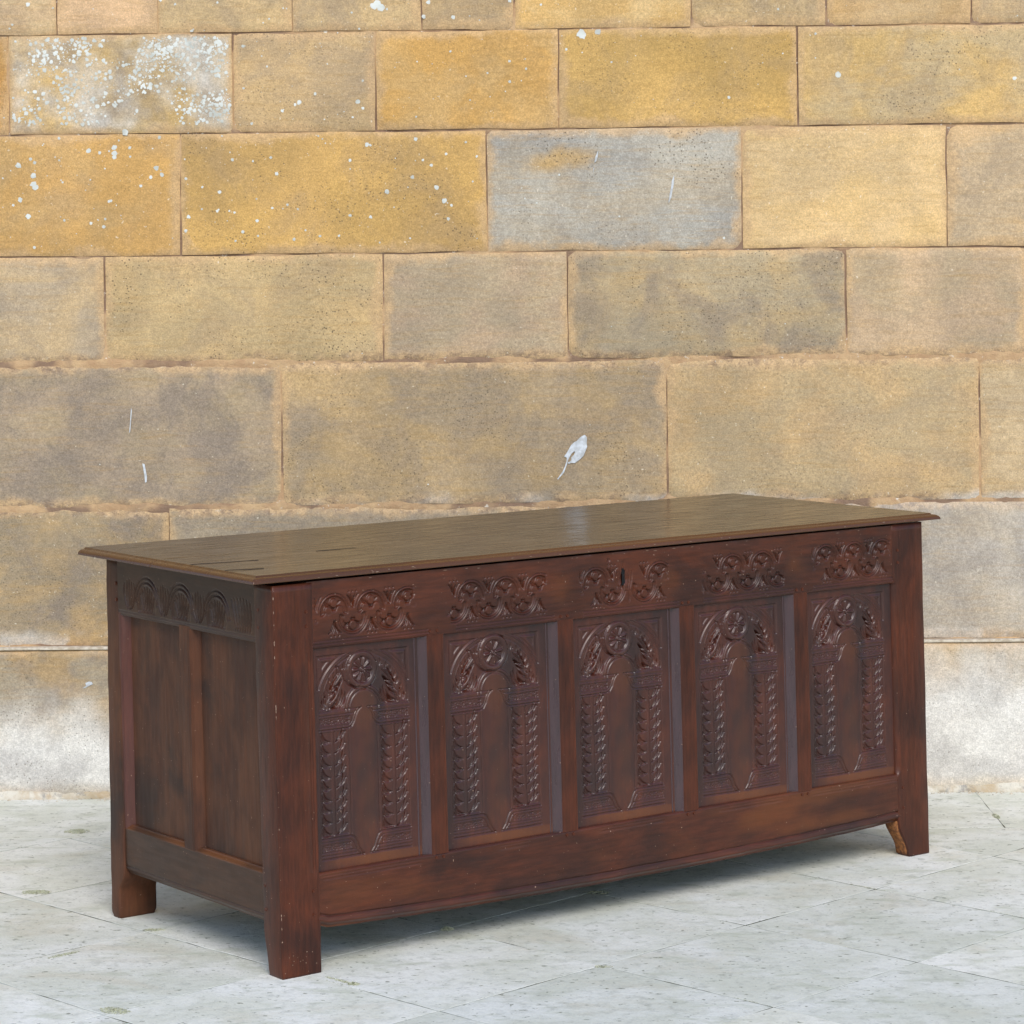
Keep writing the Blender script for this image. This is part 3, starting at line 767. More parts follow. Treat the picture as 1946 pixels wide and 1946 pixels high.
def frieze(x0, x1, first, kind, skip=None):
    c = first; kd = kind
    while c > x0 + .002: c -= SP; kd = 1 - kd
    c2, k2 = c, kd
    while c2 < x1 + .002:
        if c2 > x0 + .010 and c2 < x1 - .010 and not (skip and skip[0] < c2 < skip[1]): (high_g if k2 == 0 else low_g)(c2, x0, x1)
        c2 += SP; k2 = 1 - k2
    while c < x1 + .002:
        if c > x0 + .010 and c < x1 - .010 and not (skip and skip[0] < c < skip[1]):
            (high if kd == 0 else low)(c, x0, x1)
            if kd == 1: flutes_up(c)
            else: flutes_dn(c)
        elif skip and skip[0] < c < skip[1]: pass
        elif c > x0 - .006 and c < x1 + .006:
            cv.ringdot(min(max(c, x0 + .007), x1 - .007), HI if kd == 0 else LO, .0032, .0016)
            s = 1 if c < (x0 + x1) / 2 else -1
            if kd == 1:
                cv.gouge(min(max(c, x0 + .003), x1 - .003), .718, min(max(c, x0 + .003), x1 - .003), .748, 0, .0030, .005)
                cv.gouge(min(max(c, x0 + .003), x1 - .003) + s * .003, .716, min(max(c, x0), x1) + s * .014, .749, 0.12 * s, .0030, .005)
            else:
                cv.gouge(min(max(c, x0 + .003), x1 - .003), .70, min(max(c, x0 + .003), x1 - .003), .671, 0, .0030, .005)
                cv.gouge(min(max(c, x0 + .003), x1 - .003) + s * .003, .703, min(max(c, x0), x1) + s * .014, .671, -0.12 * s, .0030, .005)
        c += SP; kd = 1 - kd
frieze(.094, .340, .145, 0)
frieze(.430, .683, .485, 0)
frieze(.770, 1.020, .816, 0, (.880, .935))
frieze(1.114, 1.360, 1.207, 0)
frieze(1.445, 1.695, 1.491, 0)
# keyhole field: vertical gouges round a worn hollow
for dx in (-.026, -.019, -.012, .016, .024): cv.gouge(.892 + dx, .742, .892 + dx * .7, .700, .05, .0026, .0034)
cv.dot(.892, .722, .017, .003); cv.gouge(.892, .760, .889, .700, .0, .006, .003)
cv.dot(.893, .737, .0048, .011); cv.line([(.893, .736), (.8925, .718)], .0030, .011)
cv.dot(.852, .765, .006, .003)
for dx in (-.030, .010): cv.gouge(.892 + dx, .694, .892 + dx * 1.5, .670, .1, .0028, .0034)
# moulding at the lower edge, only over the panels
for x0, x1 in ((.092, .372), (.445, .70), (.78, 1.045), (1.12, 1.385), (1.45, 1.70)):
    for z, d_ in ((.6600, .0022), (.6535, .0022)):
        cv.line([(x0, z), (x1, z)], .0018, d_)
    cv.rect(x0, x1, .640, .6495, .0015, .001)
cv.H -= .003 * sstep(.6475, .645, cv.B)
cv.H -= .0012 * np.clip(vnoise(cv.A, cv.B, .02, 31, 2), 0, 1) * sstep(.776, .781, cv.B)
for x, z in [(1.02, .7), (.72, .715), (1.40, .71)]:
    cv.wear += .35 * sstep(.05, .0, np.hypot((cv.A - x) * 1.0, (cv.B - z)))
cv.wear = np.clip(cv.wear * (.6 + .6 * vnoise(cv.A, cv.B, .05, 61, 3)), 0, .6)
part('top_rail', cv, .030, fmap(.0008), M_woodx)
kh = link('keyhole', poly_prism('keyhole', [(.8955 + .0070 * math.cos(t), .738 + .0070 * math.sin(t)) for t in np.radians(np.arange(-60, 241, 30))] + [(.8908, .708), (.9002, .708)], 0, .0012, .0003), M_hole_shade, chest)
kh.matrix_local = Matrix(((1, 0, SH, -.0075 + .45 * 0 + (-.002)), (0, 0, 0, .0095), (0, 1, 0, 0), (0, 0, 0, 1))) if False else Matrix.Identity(4)
for v_ in kh.data.vertices:
    x, y, z = v_.co; v_.co = (x - .0028 + shx(y), .0034 - z, y)

# ---- bottom rail
cv = Canvas(.088, 1.705, 0, 1, .004, 1 / 60)
zt = .1975
zb = .0865 - .016 * np.sin(np.clip((cv.a - .09) / 1.6, 0, 1) * np.pi) ** .8 + .0012 * vnoise(cv.a, cv.a * 0, .07, 8, 3)
zb += .006 * sstep(.12, .09, cv.a)
ZZ = zb[:, None] + (zt - zb)[:, None] * cv.B
dz = ZZ - zb[:, None]
cv.H += .0006 * vnoise(cv.A, ZZ, .09, 13, 3)
for x0, x1 in ((.095, .33), (.53, .61), (.80, .98), (1.14, 1.33), (1.42, 1.70)):
    wgt = sstep(x0, x0 + .02, cv.A) * sstep(x1 + .02, x1, cv.A)
    for z in (.1905, .1840):
        cv.H -= .0020 * wgt * np.clip(1 - abs(ZZ - z) / .002, 0, 1)
cv.H -= .003 * sstep(.1945, .1975, ZZ)
# ogee along the lower edge
cv.H -= .0050 * np.clip(1 - abs(dz - .0240) / .0026, 0, 1)
cv.H -= .0085 * sstep(.016, .0, dz)
cv.H += .0030 * np.exp(-((dz - .011) / .004) ** 2)
cv.wear = .42 * sstep(-.1, .6, vnoise(cv.A, ZZ * 3, .22, 19, 3)) * sstep(.0, .02, dz - .02) + .5 * sstep(.005, .0, dz) * sstep(.25, .12, cv.A)
cv.B = ZZ
def brail(a, b, h): return np.stack([a + shx(b), .0008 - h, b], -1)
n, m = cv.H.shape
idx = np.arange(n * m).reshape(n, m)
top = brail(cv.A.ravel(), ZZ.ravel(), cv.H.ravel())
q = np.stack([idx[:-1, :-1], idx[1:, :-1], idx[1:, 1:], idx[:-1, 1:]], -1).reshape(-1, 4)
bot = idx[:, 0]; tp = idx[:, -1]
V = np.concatenate([top, brail(cv.A[:, 0], zb, np.full(n, -.028)), brail(cv.A[:, -1], np.full(n, zt), np.full(n, -.028)), top[bot], top[tp]])
o0 = n * m; r_ = np.arange(n - 1)
s1 = np.stack([o0 + 2 * n + r_, o0 + r_, o0 + r_ + 1, o0 + 2 * n + r_ + 1], -1); s2 = np.stack([o0 + 3 * n + r_, o0 + 3 * n + r_ + 1, o0 + n + r_ + 1, o0 + n + r_], -1)
wv_ = np.concatenate([cv.wear.ravel(), cv.wear[:, 0], cv.wear[:, -1], cv.wear[:, 0], cv.wear[:, -1]])
link('bottom_rail', make_mesh('bottom_rail', V, np.concatenate([q, s1, s2]), True, {'wear': wv_}), M_woodx, chest)

# ---- muntins between the front panels, with the broad hollow on the side that faces left
def muntin_profile(x):
    t = np.clip(x / .028, 0, 1)
    hol = -.0145 + .0130 * t - .0048 * np.sin(np.pi * t)
    hol = np.where(x < .0035, -.0105 + .0020 * np.sin(np.clip(x / .0035, 0, 1) * np.pi), hol)
    H = np.where(x < .0275, hol, np.where(x < .0300, -.0026 + .0022 * np.sin(np.clip((x - .0275) / .0025, 0, 1) * np.pi), 0.0))
    H -= .0020 * np.clip(1 - abs(x - .0655) / .0012, 0, 1)
    return H - .004 * sstep(.0680, .070, x)
def muntin_mesh(nm, x0, x1, mat):
    cvm = Canvas(x0, x1, .196, .648, .0009, .012)
    cvm.H = muntin_profile(cvm.A) + .0004 * vnoise(cvm.A * 4, cvm.B, .06, 4, 3)
    m_ = slab_mesh(nm, cvm.a, cvm.b, cvm.H, .022, lambda a, b, h: np.stack([a + shx(b), -h, b], -1), {'wear': np.zeros_like(cvm.A)})
    m_.materials.append(mat); return m_
mm1 = muntin_mesh('muntin', .0277, .070, M_woodz); mm2 = muntin_mesh('hollow_moulding', 0, .0277, M_hollow_sheen)
for i, u0 in enumerate((.3415, .6820, 1.0200, 1.3605)):
    o = link('muntin', mm1, None, chest); o.location = (u0, 0.0004 * (i % 2), 0)
    link('hollow_moulding', mm2, None, o)

# ---- carved front panel
def carve_panel(PS):
    PJ = np.random.RandomState(PS * 7 + 1)
    pc = Canvas(-.141, .141, .194, .652, .00125)
    WX = .0013 * vnoise(pc.A, pc.B, .06, 300 + PS, 2) + PJ.uniform(-.002, .002); WY = .0013 * vnoise(pc.A, pc.B, .07, 330 + PS, 2)
    pc.A = pc.A + WX; pc.B = pc.B + WY
    A, B = pc.A, pc.B
    pc.H += .0005 * vnoise(A, B, .1, 91, 3)
    # arch band (between outer and inner arch) sunk a little
    OC, ORX, ORZ = .530, .112, .101
    outer = 1 - np.sqrt((A / ORX) ** 2 + ((B - OC) / ORZ) ** 2)
    inner = np.sqrt((A / .047) ** 2 + (np.maximum(B - .512, 0) / .047) ** 2) - 1
    band = np.minimum(np.minimum(outer * .11, inner * .045), B - .5155)
    band = np.where((np.hypot(A + .003, B - .593) < .0395), -1, band)
    pc.area(band - .002, .0032, .0025)
    pc.arc(0, OC, ORX, ORZ, -6, 75, .0020, .0030); pc.arc(0, OC, ORX, ORZ, 106, 186, .0020, .0030)
    pc.arc(0, OC, ORX - .008, ORZ - .007, 0, 72, .0014, .0016); pc.arc(0, OC, ORX - .008, ORZ - .007, 108, 180, .0014, .0016)
    # spandrels: sunk triangles with an inner line
    def spand(s):
        P = [(s * .116, .627), (s * .058, .629), (s * .108, .588)]
        # half plane intersection
        xs_, ys_ = A * s, B
        sdv = np.minimum(np.minimum(.116 - xs_, .628 - ys_), outer * -.11 - .004)
        sdv = np.where((xs_ > 0.02) & (B > .56), sdv, -1)
        pc.area(sdv, .0032, .0016)
        pc.area(sdv - .0065, -.0022, .0012)
        pc.area(sdv - .0125, .0022, .0012)
    spand(-1); spand(1)
    # rosette
    cx, cz = -.003 + PJ.uniform(-.002, .002), .593 + PJ.uniform(-.0015, .0015)
    rr = np.hypot(A - cx, B - cz)
    pc.area(.0265 - rr, .0040, .0022)
    pc.H += .0012 * np.exp(-((rr - .033) / .004) ** 2)
    pc.arc(cx, cz, .0385, .0385, 0, 360, .0019, .0026, 40)
    for k_ in range((10, 8, 9, 10, 8)[PS]):
        a_ = R(360 / (10, 8, 9, 10, 8)[PS] * k_ + 10 * PS); px, pz = cx + .0165 * math.cos(a_), cz + .0165 * math.sin(a_)
        pc.line([(cx + .008 * math.cos(a_), cz + .008 * math.sin(a_)), (cx + .0215 * math.cos(a_), cz + .0215 * math.sin(a_))], .0050, -.0042, [.5, 1.0])
    pc.H += .0052 * sstep(.0062, .003, rr); pc.dot(cx, cz, .0022, .003)
    # inner arch lines, the right one sweeps up round the rosette as an S
    pc.arc(0, .512, .0375, .0400, 0, 180, .0017, .0030)
    pc.arc(0, .512, .0455, .0490, 100, 180, .0015, .0026)
    sc = [(-.066, .604), (-.058, .602), (-.050, .590), (-.045, .575), (-.034, .5635), (-.020, .5575), (-.004, .5565), (.012, .553), (.026, .546), (.038, .535), (.046, .520)]
    pc.line(sc, .0022, .0036)
    # acanthus leaves in the spandrel band
    def leaf(s, seed):
        rs = np.random.RandomState(seed + PS * 13)
        stem = [(-.090, .519), (-.088, .535), (-.082, .553), (-.071, .573), (-.056, .588)]
        st = np.array([(s * p[0] * -1 if s > 0 else p[0], p[1]) for p in stem]); 
        sgn = -1 if s < 0 else 1
        fx = lambda x: x if s < 0 else -x
        st = np.array([(fx(p[0]), p[1]) for p in stem])
        pc.line(st, .0030, -.0032, [1.1, 1, .9, .7, .4]); pc.line(st + np.array([fx(.0045), 0]), .0018, .0026)
        # lobes inner side
        for (x0, z0, x1, z1, b) in [(-.084, .522, -.060, .548, -.18), (-.080, .520, -.0615, .536, -.15), (-.083, .535, -.062, .566, -.16), (-.078, .550, -.055, .572, -.12), (-.072, .562, -.050, .577, -.1), (-.074, .520, -.064, .527, -.1),
                                    (-.0665, .519, -.052, .556, -.14), (-.0590, .519, -.0445, .551, -.12)]:
            x0 += rs.uniform(-.001, .001); z1 += rs.uniform(-.0015, .0015)
            pc.gouge(fx(x0), z0, fx(x1), z1, b * (1 if s < 0 else -1), .0039, .0048)
        for (x0, z0, x1, z1, b) in [(-.088, .540, -.080, .566, -.10), (-.094, .526, -.094, .548, .06), (-.100, .520, -.1035, .538, .1), (-.084, .556, -.074, .578, -.08), (-.076, .570, -.064, .590, -.06)]:
            x0 += rs.uniform(-.001, .001); z1 += rs.uniform(-.0015, .0015)
            pc.gouge(fx(x0), z0, fx(x1), z1, b * (1 if s < 0 else -1), .0034, .0044)
        for (x0, z0, x1, z1, b) in [(-.086, .530, -.066, .556, -.15), (-.081, .545, -.060, .571, -.14), (-.0765, .557, -.053, .580, -.12), (-.091, .534, -.086, .556, -.1), (-.097, .521, -.099, .545, .05), (-.079, .519, -.066, .532, -.15)]:
            pc.gouge(fx(x0 + rs.uniform(-.001, .001)), z0, fx(x1), z1, b * (1 if s < 0 else -1), .0018, .0030)
        for a_ in (118, 128, 138, 148, 158, 168):
            r0 = .093 if a_ % 4 else .095
            x0 = r0 * math.cos(R(a_)); z0 = OC + (ORZ - .020) * math.sin(R(a_))
            pc.gouge(fx(x0), z0 - .006, fx(x0 * 1.02 - .001), z0 + .009, .12 * (1 if s < 0 else -1), .0030, .0034)
            pc.dot(fx(x0 + .008), z0 + .004, .0024, .0022)
    leaf(-1, 1); leaf(1, 2)
    # capitals
    def cap(s):
        fx = lambda x: x if s < 0 else -x
        xo = -.1145
        off = .0015 if s < 0 else -.0020
        for pts, w_, d_ in ([[(xo, .515), (-.008, .5165)], .0015, .0026], [[(xo, .5065), (-.024, .5072), (-.0185, .511)], .0013, .0022],
                            [[(-.008, .5165), (-.015, .511), (-.020, .503), (-.024, .492), (-.031, .4815), (-.040, .4785), (xo, .478)], .0018, .0030],
                            [[(-.0165, .5165), (-.022, .510), (-.027, .500), (-.031, .490), (-.038, .4850), (xo, .4848)], .0014, .0022]):
            pc.line([(fx(p[0]) , p[1]) for p in pts], w_, d_)
        x0, x1 = sorted((fx(xo + .002), fx(-.036)))
        pc.rect(x0, x1, .4885, .5025, .0016)
        pc.punch(x0 + .002, x1 - .001, .4900, .5015, .0038, .0021, .0020, 5 if s < 0 else 6)
    cap(-1); cap(1)
    # pilasters
    def pil(xl, xr, seed):
        rs = np.random.RandomState(seed + PS * 13)
        inner_left = xl > 0      # the right-hand pilaster has its plain border towards the opening as well
        bx0 = xl + (.0075 if inner_left else .0015); bx1 = xr - (.0015 if inner_left else .0075)
        pc.line([(xl, .476), (xl, .264)], .0014, .0026); pc.line([(xr, .476), (xr, .264)], .0014, .0026)
        pc.rect(bx0, bx1, .265, .4745, .0020)
        mid = (bx0 + bx1) / 2 - .001
        # raised stem with a gutter on each side
        pc.line([(mid, .474), (mid, .266)], .0034, -.0024); pc.line([(mid, .474), (mid, .266)], .0012, .0016)
        pc.line([(mid + .0055, .474), (mid + .0055, .266)], .0022, .0014)
        n = 9 if (PS + seed) % 3 else 10; st = (.474 - .266) / n
        J = lambda k=1.0: rs.uniform(-.0009, .0009) * k
        for i in range(n):
            z = .266 + st * i + J()
            wr_ = bx1 - mid
            pc.gouge(mid + .0065 + J(), z + .000, bx1 - .0095 + J(), z + st * 1.38, -.13, .0033, .0052, .12)
            pc.gouge(mid + .0145 + J(), z + st * .18, bx1 - .0035 + J(), z + st * 1.02, -.15, .0022, .0030, .1)
            pc.dot(bx1 - .0025, z + st * .86, .0018, .0028)
            pc.gouge(mid - .0045 + J(), z + .001, bx0 + .0060 + J(), z + st * 1.10, .22, .0031, .0048, .1)
            pc.gouge(mid - .0080 + J(), z + .000, bx0 + .0030 + J(), z + st * .70, .22, .0024, .0040, .1)
            pc.gouge(mid - .0115 + J(), z - .001, bx0 + .0010, z + st * .38, .2, .0019, .0034, .1)
            pc.dot(bx0 + .0028, z + st * .92, .0019, .0028)
    pil(-.1145, -.0385, 1); pil(.0330, .1120, 2)
    # bases
    def base(s):
        fx = lambda x: x if s < 0 else -x
        xo = -.1135
        for pts, w_, d_ in ([[(xo, .2605), (-.038, .2605), (-.030, .256), (-.024, .246), (-.018, .232), (-.008, .2195)], .0018, .0030],
                            [[(xo, .2535), (-.044, .2535), (-.036, .249), (-.030, .240), (-.026, .230), (-.016, .2195)], .0014, .0024],
                            [[(xo, .2330), (-.028, .2325)], .0014, .0022], [[(xo, .2265), (-.026, .2255)], .0013, .0020], [[(xo, .2195), (-.008, .2195)], .0018, .0024]):
            pc.line([(fx(p[0]), p[1]) for p in pts], w_, d_)
        x0, x1 = sorted((fx(xo + .001), fx(-.040)))
        pc.rect(x0, x1, .2365, .2500, .0014)
        pc.punch(x0 + .002, x1 - .001, .2375, .2495, .0042, .0021, .0018, 15 if s < 0 else 16)
    base(-1); base(1)
    # plain margins: a flat bevel towards the frame at the top
    pc.wear = .48 * sstep(.2185, .2145, B) * sstep(.196, .2, B) * sstep(-.15, .45, vnoise(A + .4, B, .12, 71, 3) + .25) * sstep(-.12, -.06, A)
    pc.wear += .30 * sstep(.034, .015, abs(A)) * sstep(.52, .49, B) * np.clip(vnoise(A, B, .07, 81, 3) + .25, 0, 1)
    pc.wear += .15 * sstep(.036, .02, np.hypot(A, (B - .515) * .6))
    pme = slab_mesh('panel', pc.a, pc.b, pc.H, .010, lambda a, b, h: np.stack([a + shx(b), -h, b], -1), {'wear': np.clip(pc.wear, 0, 1)})
    pme.materials.append(M_carved)
    return pme
for i, (uc, sx) in enumerate(((.2165, .955), (.5480, 1.0), (.8875, 1.0), (1.2250, 1.0), (1.5640, .985))):
    o = link('panel', carve_panel(i), None, chest); o.location = (uc, .0105, 0); o.scale = (sx, 1, 1)

# ---- side (faces left): rails, muntin, two plain panels
cv = Canvas(.068, .632, .660, .779, .0018, .0015)
wob(cv, .0006, .08, 23)
def lun(c, half=False):
    for r1, r2, d_ in ((.0530, .060, .0040), (.0440, .050, .0050)):
        cv.arc(c, .690, r1, r2, 5, 175, .0026, d_)
    sdv = (1 - np.sqrt(((cv.A - c) / .040) ** 2 + ((cv.B - .690) / .046) ** 2)) * .040
    cv.H -= .0030 * sstep(0, .006, np.minimum(sdv, cv.B - .672))
    for k_ in range(-3, 4):
        x = c + k_ * .0105
        h_ = .690 + .045 * math.sqrt(max(.05, 1 - (k_ / 3.9) ** 2))
        cv.gouge(c + k_ * .0062, .676, x, h_ - .004, .02 * k_, .0034, .0056)
for c in (.508, .364, .220): lun(c)
for c in (.436, .292, .580):
    for k_ in (-2, -1, 0, 1, 2):
        cv.gouge(c + k_ * .0040, .676, c + k_ * .0085 * (1.2 if abs(k_) == 2 else 1), .742 - .004 * abs(k_), -.06 * k_, .0036, .0058)
for k_ in range(7):
    cv.gouge(.092 + k_ * .0088, .676, .089 + k_ * .0120, .746 - .002 * abs(k_ - 3), .05, .0040, .0062)
for z in (.6700, .6640): cv.line([(.07, z), (.63, z)], .0018, .0022)
cv.round_edges(.003, 0, 0, 1, 0)
part('top_rail', cv, .026, smap(.002), M_sidey)
cv = Canvas(.060, .634, .104, .208, .004, .0015)
wob(cv, .0006, .09, 24)
cv.H -= .010 * sstep(.199, .208, cv.B)
cv.wear = .7 * sstep(.197, .201, cv.B) * sstep(-.3, .3, vnoise(cv.A, cv.B, .1, 5, 2))
cv.line([(.06, .1185), (.64, .1185)], .0018, .0025); cv.H -= .006 * sstep(.115, .104, cv.B)
part('bottom_rail', cv, .026, smap(.002), M_sidey)
cv = Canvas(.312, .374, .200, .665, .0012, .012)
cv.H -= .0165 * sstep(.335, .314, cv.A); cv.H += .0025 * np.exp(-((cv.A - .326) / .003) ** 2); cv.H -= .001 * np.clip(1 - abs(cv.A - .338) / .0015, 0, 1)
cv.H += .0005 * vnoise(cv.A * 3, cv.B, .06, 4, 3)
cv.wear = .35 * sstep(.336, .330, cv.A) * sstep(.2, .5, cv.B)
part('muntin', cv, .020, smap(.002), M_sidez)
cv = Canvas(.604, .632, .200, .665, .0012, .012)
cv.H -= .0165 * sstep(.629, .606, cv.A); cv.H += .0022 * np.exp(-((cv.A - .622) / .0025) ** 2)
cv.wear = .3 + .0 * cv.A
part('moulding', cv, .020, smap(.0022), mat_wood('oak_red_moulding', (.075, .022, .015), (.045, .016, .012), (.06, .02, .015), (.12, .03, .018), 'z'))
for a0, a1, sd_ in ((.064, .320, 2), (.366, .612, 5)):
    cv = Canvas(a0, a1, .196, .668, .006)
    wob(cv, .0012, .2, sd_)
    part('side_panel', cv, .008, smap(.0185), M_sidez)
# plain boards closing the chest: right end, back, bottom
def box(name, u0, u1, v0, v1, z0, z1, mat):
    V = [(u + shx(z), v, z) for z in (z0, z1) for u, v in ((u0, v0), (u1, v0), (u1, v1), (u0, v1))]
    F = [(0, 3, 2, 1), (4, 5, 6, 7), (0, 1, 5, 4), (1, 2, 6, 5), (2, 3, 7, 6), (3, 0, 4, 7)]
    me = make_mesh(name, V, F, False, {'wear': np.zeros(8)}); return link(name, me, mat, chest)
box('side_panel', 1.770, 1.786, .068, .626, .105, .778, M_woodz)
box('back_board', .090, 1.710, .664, .680, .105, .778, M_dark)
box('bottom_board', .030, 1.768, .030, .662, .118, .136, M_dark)

# ---- pegs
pg = []
me = bpy.data.meshes.new('peg'); bm = bmesh.new()
bmesh.ops.create_cone(bm, cap_ends=True, segments=9, radius1=.0042, radius2=.0032, depth=.003); bm.to_mesh(me); bm.free(); me.materials.append(M_woodz)
at = me.attributes.new('wear', 'FLOAT', 'POINT')
def peg(u, v, z, side=False):
    o = link('peg', me, None, chest); o.location = (u + shx(z), v, z)
    o.rotation_euler = (R(90), 0, R(-90) if side else 0)
    o.scale = (1, 1, 1)
for u0 in (.3415, .6820, 1.0200, 1.3605):
    for du in (.036, .054):
        peg(u0 + du, .0004, .6555); peg(u0 + du + .002, .0004, .1895)
for z in (.722, .693, .165, .118): peg(.078, -.0002, z); peg(1.718, -.0002, z)
for z in (.727, .692, .178, .130): peg(.0005, .057, z, True); peg(.0012, .640, z, True)

# ---- lid: two boards with a shared moulded edge
U0, U1, V0, V1 = -.047, 1.857, -.006, .716
def lid_board(v0, v1, seed, front, back):
    cv = Canvas(U0, U1, 0, 1, .006, .012 if False else 1 / 70)
    # refine: use non-uniform spacing near the moulded edges
    ua = np.concatenate([U0 + np.array([0, .001, .003, .006, .009, .0125, .0155, .0175, .0195, .024]), np.linspace(U0 + .03, U1 - .03, 230), U1 - np.array([.024, .0195, .0175, .0155, .0125, .009, .006, .003, .001, 0])])
    if front: vb = np.concatenate([v0 + np.array([0, .001, .003, .006, .009, .012, .0145, .0165, .0185, .022]), np.linspace(v0 + .028, v1 - .004, 60), [v1 - .0015, v1]])
    else: vb = np.concatenate([[v0, v0 + .0015], np.linspace(v0 + .004, v1 - .006, 60), [v1 - .003, v1]])
    A, B = np.meshgrid(ua, vb, indexing='ij')
    seam = lambda a: .357 + .045 * sstep(.35, -.05, a)
    # bend the inner edge along the seam
    if front: Vv = np.where(B > v0 + .028, v0 + .028 + (B - v0 - .028) * ((seam(A) - .0008 - v0 - .028) / (v1 - v0 - .028)), B)
    else: Vv = v1 - (v1 - B) * (v1 - seam(A) - .0008) / (v1 - v0)
    d = np.minimum(A - U0, U1 - A)
    if front: d = np.minimum(d, Vv - v0)
    th = .0155
    def prof(d):
        fl = np.zeros_like(d)
        ov = np.where(d < .0165, .0030 + (.0125) * (1 - np.sqrt(np.clip(1 - (1 - d / .0165) ** 2, 0, 1))) * .80, 0)
        return -ov * sstep(.0180, .0165, d)
    H = prof(np.clip(d, 0, 1))
    H += .0007 * vnoise(A, Vv, .25, seed, 3) * sstep(0, .05, d)
    H += .0004 * vnoise(A, Vv, .03, seed + 1, 2)
    H -= .0005 * sstep(.0030, 0, abs(Vv - seam(A)))
    for (x0, y0, x1, y1) in ((-.018, .262, .17, .238), (-.018, .128, .15, .106), (.16, .300, .45, .300)):
        e = np.array([x1 - x0, y1 - y0]); t = np.clip(((A - x0) * e[0] + (Vv - y0) * e[1]) / (e @ e), 0, 1)
        dd = np.hypot(A - x0 - t * e[0], Vv - y0 - t * e[1])
    H += .0035 * sstep(1.45, 1.85, A) * 0
    Z = .8010 + H
    n, m = H.shape
    def mp(a, b, h): return np.stack([a + shx(.8), b, h], -1)
    idx = np.arange(n * m).reshape(n, m)
    top = mp(A.ravel(), Vv.ravel(), Z.ravel())
    q = np.stack([idx[:-1, :-1], idx[1:, :-1], idx[1:, 1:], idx[:-1, 1:]], -1).reshape(-1, 4)
    ring = np.concatenate([idx[:, 0], idx[-1, 1:], idx[-2::-1, -1], idx[0, -2:0:-1]]); k = len(ring)
    rb = top[ring].copy(); rb[:, 2] = .7862
    rb2 = rb.copy(); rb2[:, 0] = np.clip(rb2[:, 0], U0 + .004, U1 - .004)
    r = np.arange(k); r2 = (r + 1) % k; i0 = n * m; i1 = i0 + k
    s = np.stack([i0 + r, i1 + r, i1 + r2, i0 + r2], -1)
    under = np.stack([i1 + np.arange(n - 1), i1 + np.arange(1, n), i1 + (n - 1) + (m - 1) + (n - 2 - np.arange(n - 1)) + 1 - 0, i1 + (n - 1) + (m - 1) + (n - 1 - np.arange(n - 1))], -1) if False else None
    V = np.concatenate([top, top[ring], rb]); F = [tuple(f) for f in np.concatenate([q, s])]
    F.append(tuple(int(i1 + j) for j in range(k))[::-1])
    wr = np.zeros(n * m)
    if front: wr = np.maximum(.95 * sstep(.020, .015, Vv - v0) * (.72 + .35 * vnoise(A, Vv, .2, 7, 3)), .5 * sstep(.020, .015, d)).ravel()
    else: wr = (.5 * sstep(.020, .015, d)).ravel()
    W = np.concatenate([wr, np.maximum(wr[ring], .6), np.full(k, .8)])
    me = make_mesh('lid_board', V, F, True, {'wear': W}); me.materials.append(M_lid)
    me.polygons[-1].use_smooth = False
    return me
lid = link('lid', lid_board(V0, .357, 5, True, False), None, chest)
lb = link('board', lid_board(.357, V1, 9, False, True), None, lid)
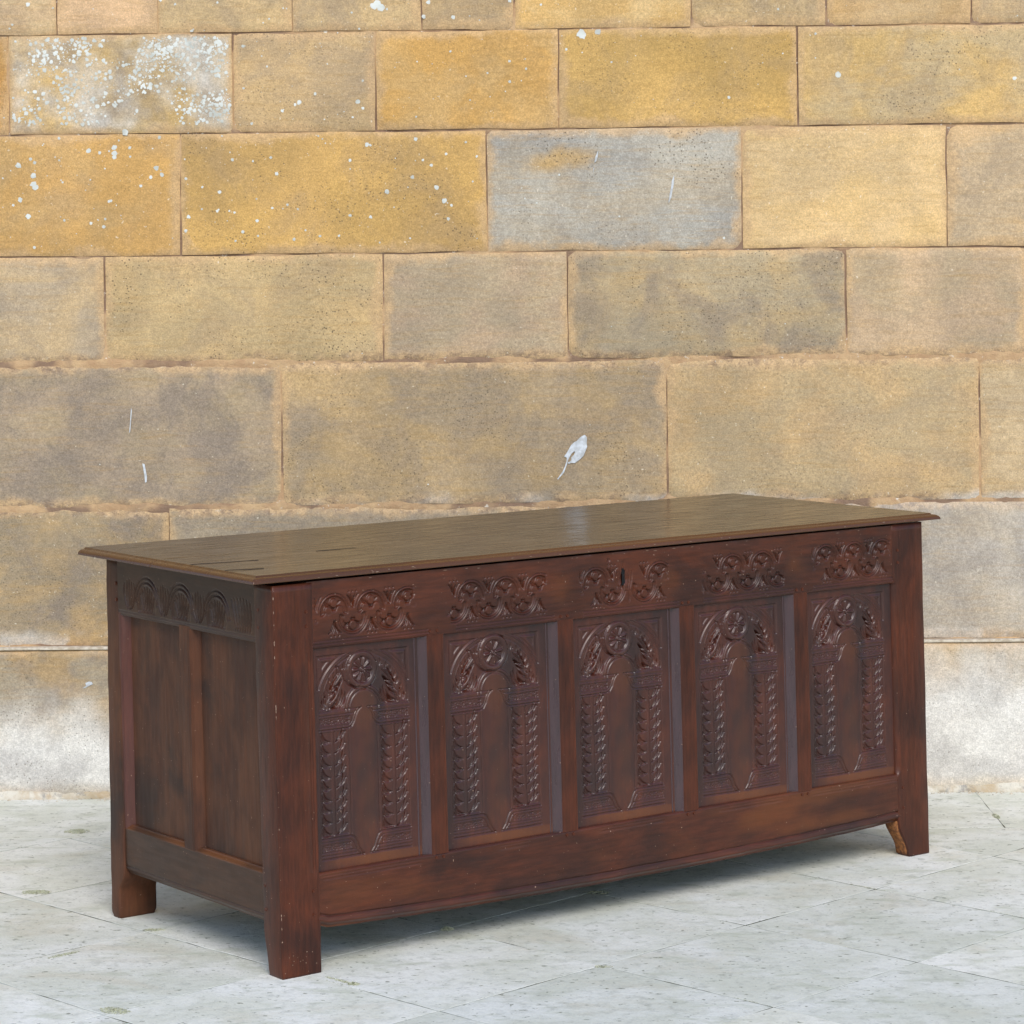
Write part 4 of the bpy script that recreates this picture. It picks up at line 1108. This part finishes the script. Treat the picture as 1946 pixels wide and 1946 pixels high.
# drying splits in the front board
for (x0, y0, x1, y1, w_) in ((-.026, .272, .120, .244, .0005), (-.026, .134, .05, .110, .0005), (.30, .305, .40, .303, .0002)):
    L = math.hypot(x1 - x0, y1 - y0); nx, ny = -(y1 - y0) / L, (x1 - x0) / L
    pts = [(x0 + (x1 - x0) * t + nx * .0015 * math.sin(9 * t), y0 + (y1 - y0) * t + ny * .0015 * math.sin(9 * t), w_ * (1 - t) ** .6) for t in np.linspace(0, 1, 14)]
    V = [(p[0] + shx(.8) + nx * s_ * p[2], p[1] + ny * s_ * p[2], .80175) for p in pts for s_ in (-1, 1)]
    V += [(v_[0], v_[1], .8005) for v_ in V]
    n2 = 28
    F = [(2 * i, 2 * i + 1, 2 * i + 3, 2 * i + 2) for i in range(13)] + [(2 * i, 2 * i + 2, n2 + 2 * i + 2, n2 + 2 * i) for i in range(13)] + [(2 * i + 1, n2 + 2 * i + 1, n2 + 2 * i + 3, 2 * i + 3) for i in range(13)]
    link('split', make_mesh('split', V, F, False), M_split, lid)

# small worn nicks where the polish has gone: near corner, lid edge, foot of the stile
rs = np.random.RandomState(31); V, F = [], []
def nick(p, e1, e2, w_, h_):
    k_ = len(V); p = np.array(p, float)
    for t_ in np.linspace(0, 2 * math.pi, 7)[:-1]:
        q_ = p + np.array(e1) * w_ * math.cos(t_) * rs.uniform(.6, 1.2) + np.array(e2) * h_ * math.sin(t_) * rs.uniform(.6, 1.2); V.append(tuple(q_))
    F.append(tuple(range(k_, k_ + 6)))
for _ in range(26):
    z = rs.choice([rs.uniform(.02, .3), rs.uniform(.3, .77)]); nick((.0012 + shx(z) + .0004, .0003, z), (1, -.5, 0), (0, 0, 1), .0008, rs.uniform(.0010, .0050))
for _ in range(20):
    u = rs.uniform(.0, 1.8); nick((u, V0 - .0006, .7895 + rs.uniform(-.001, .003)), (1, 0, 0), (0, 0, 1), rs.uniform(.001, .005), .0007)
for _ in range(16):
    u = rs.uniform(.1, 1.7); nick((u, -.0006, .7775 + rs.uniform(-.002, .001)), (1, 0, 0), (0, 0, 1), rs.uniform(.001, .006), .0006)
for _ in range(14):
    u = rs.uniform(.006, .09); z = rs.uniform(.006, .05) ; nick((u + shx(z), -.0004, z), (1, 0, 0), (0, 0, 1), rs.uniform(.0006, .0016), rs.uniform(.0006, .0014))
for v_ in (.62, .44, .43, .20, .17):
    nick((U0 + .0035, v_, .7955), (0, 1, 0), (.6, 0, 1), .0012, .004)
nk = link('worn_nicks', make_mesh('worn_nicks', V, F, False), mat_plain('worn_oak', (.30, .20, .14), .7, (.20, .12, .08), 90), chest)
nk['kind'] = 'stuff'
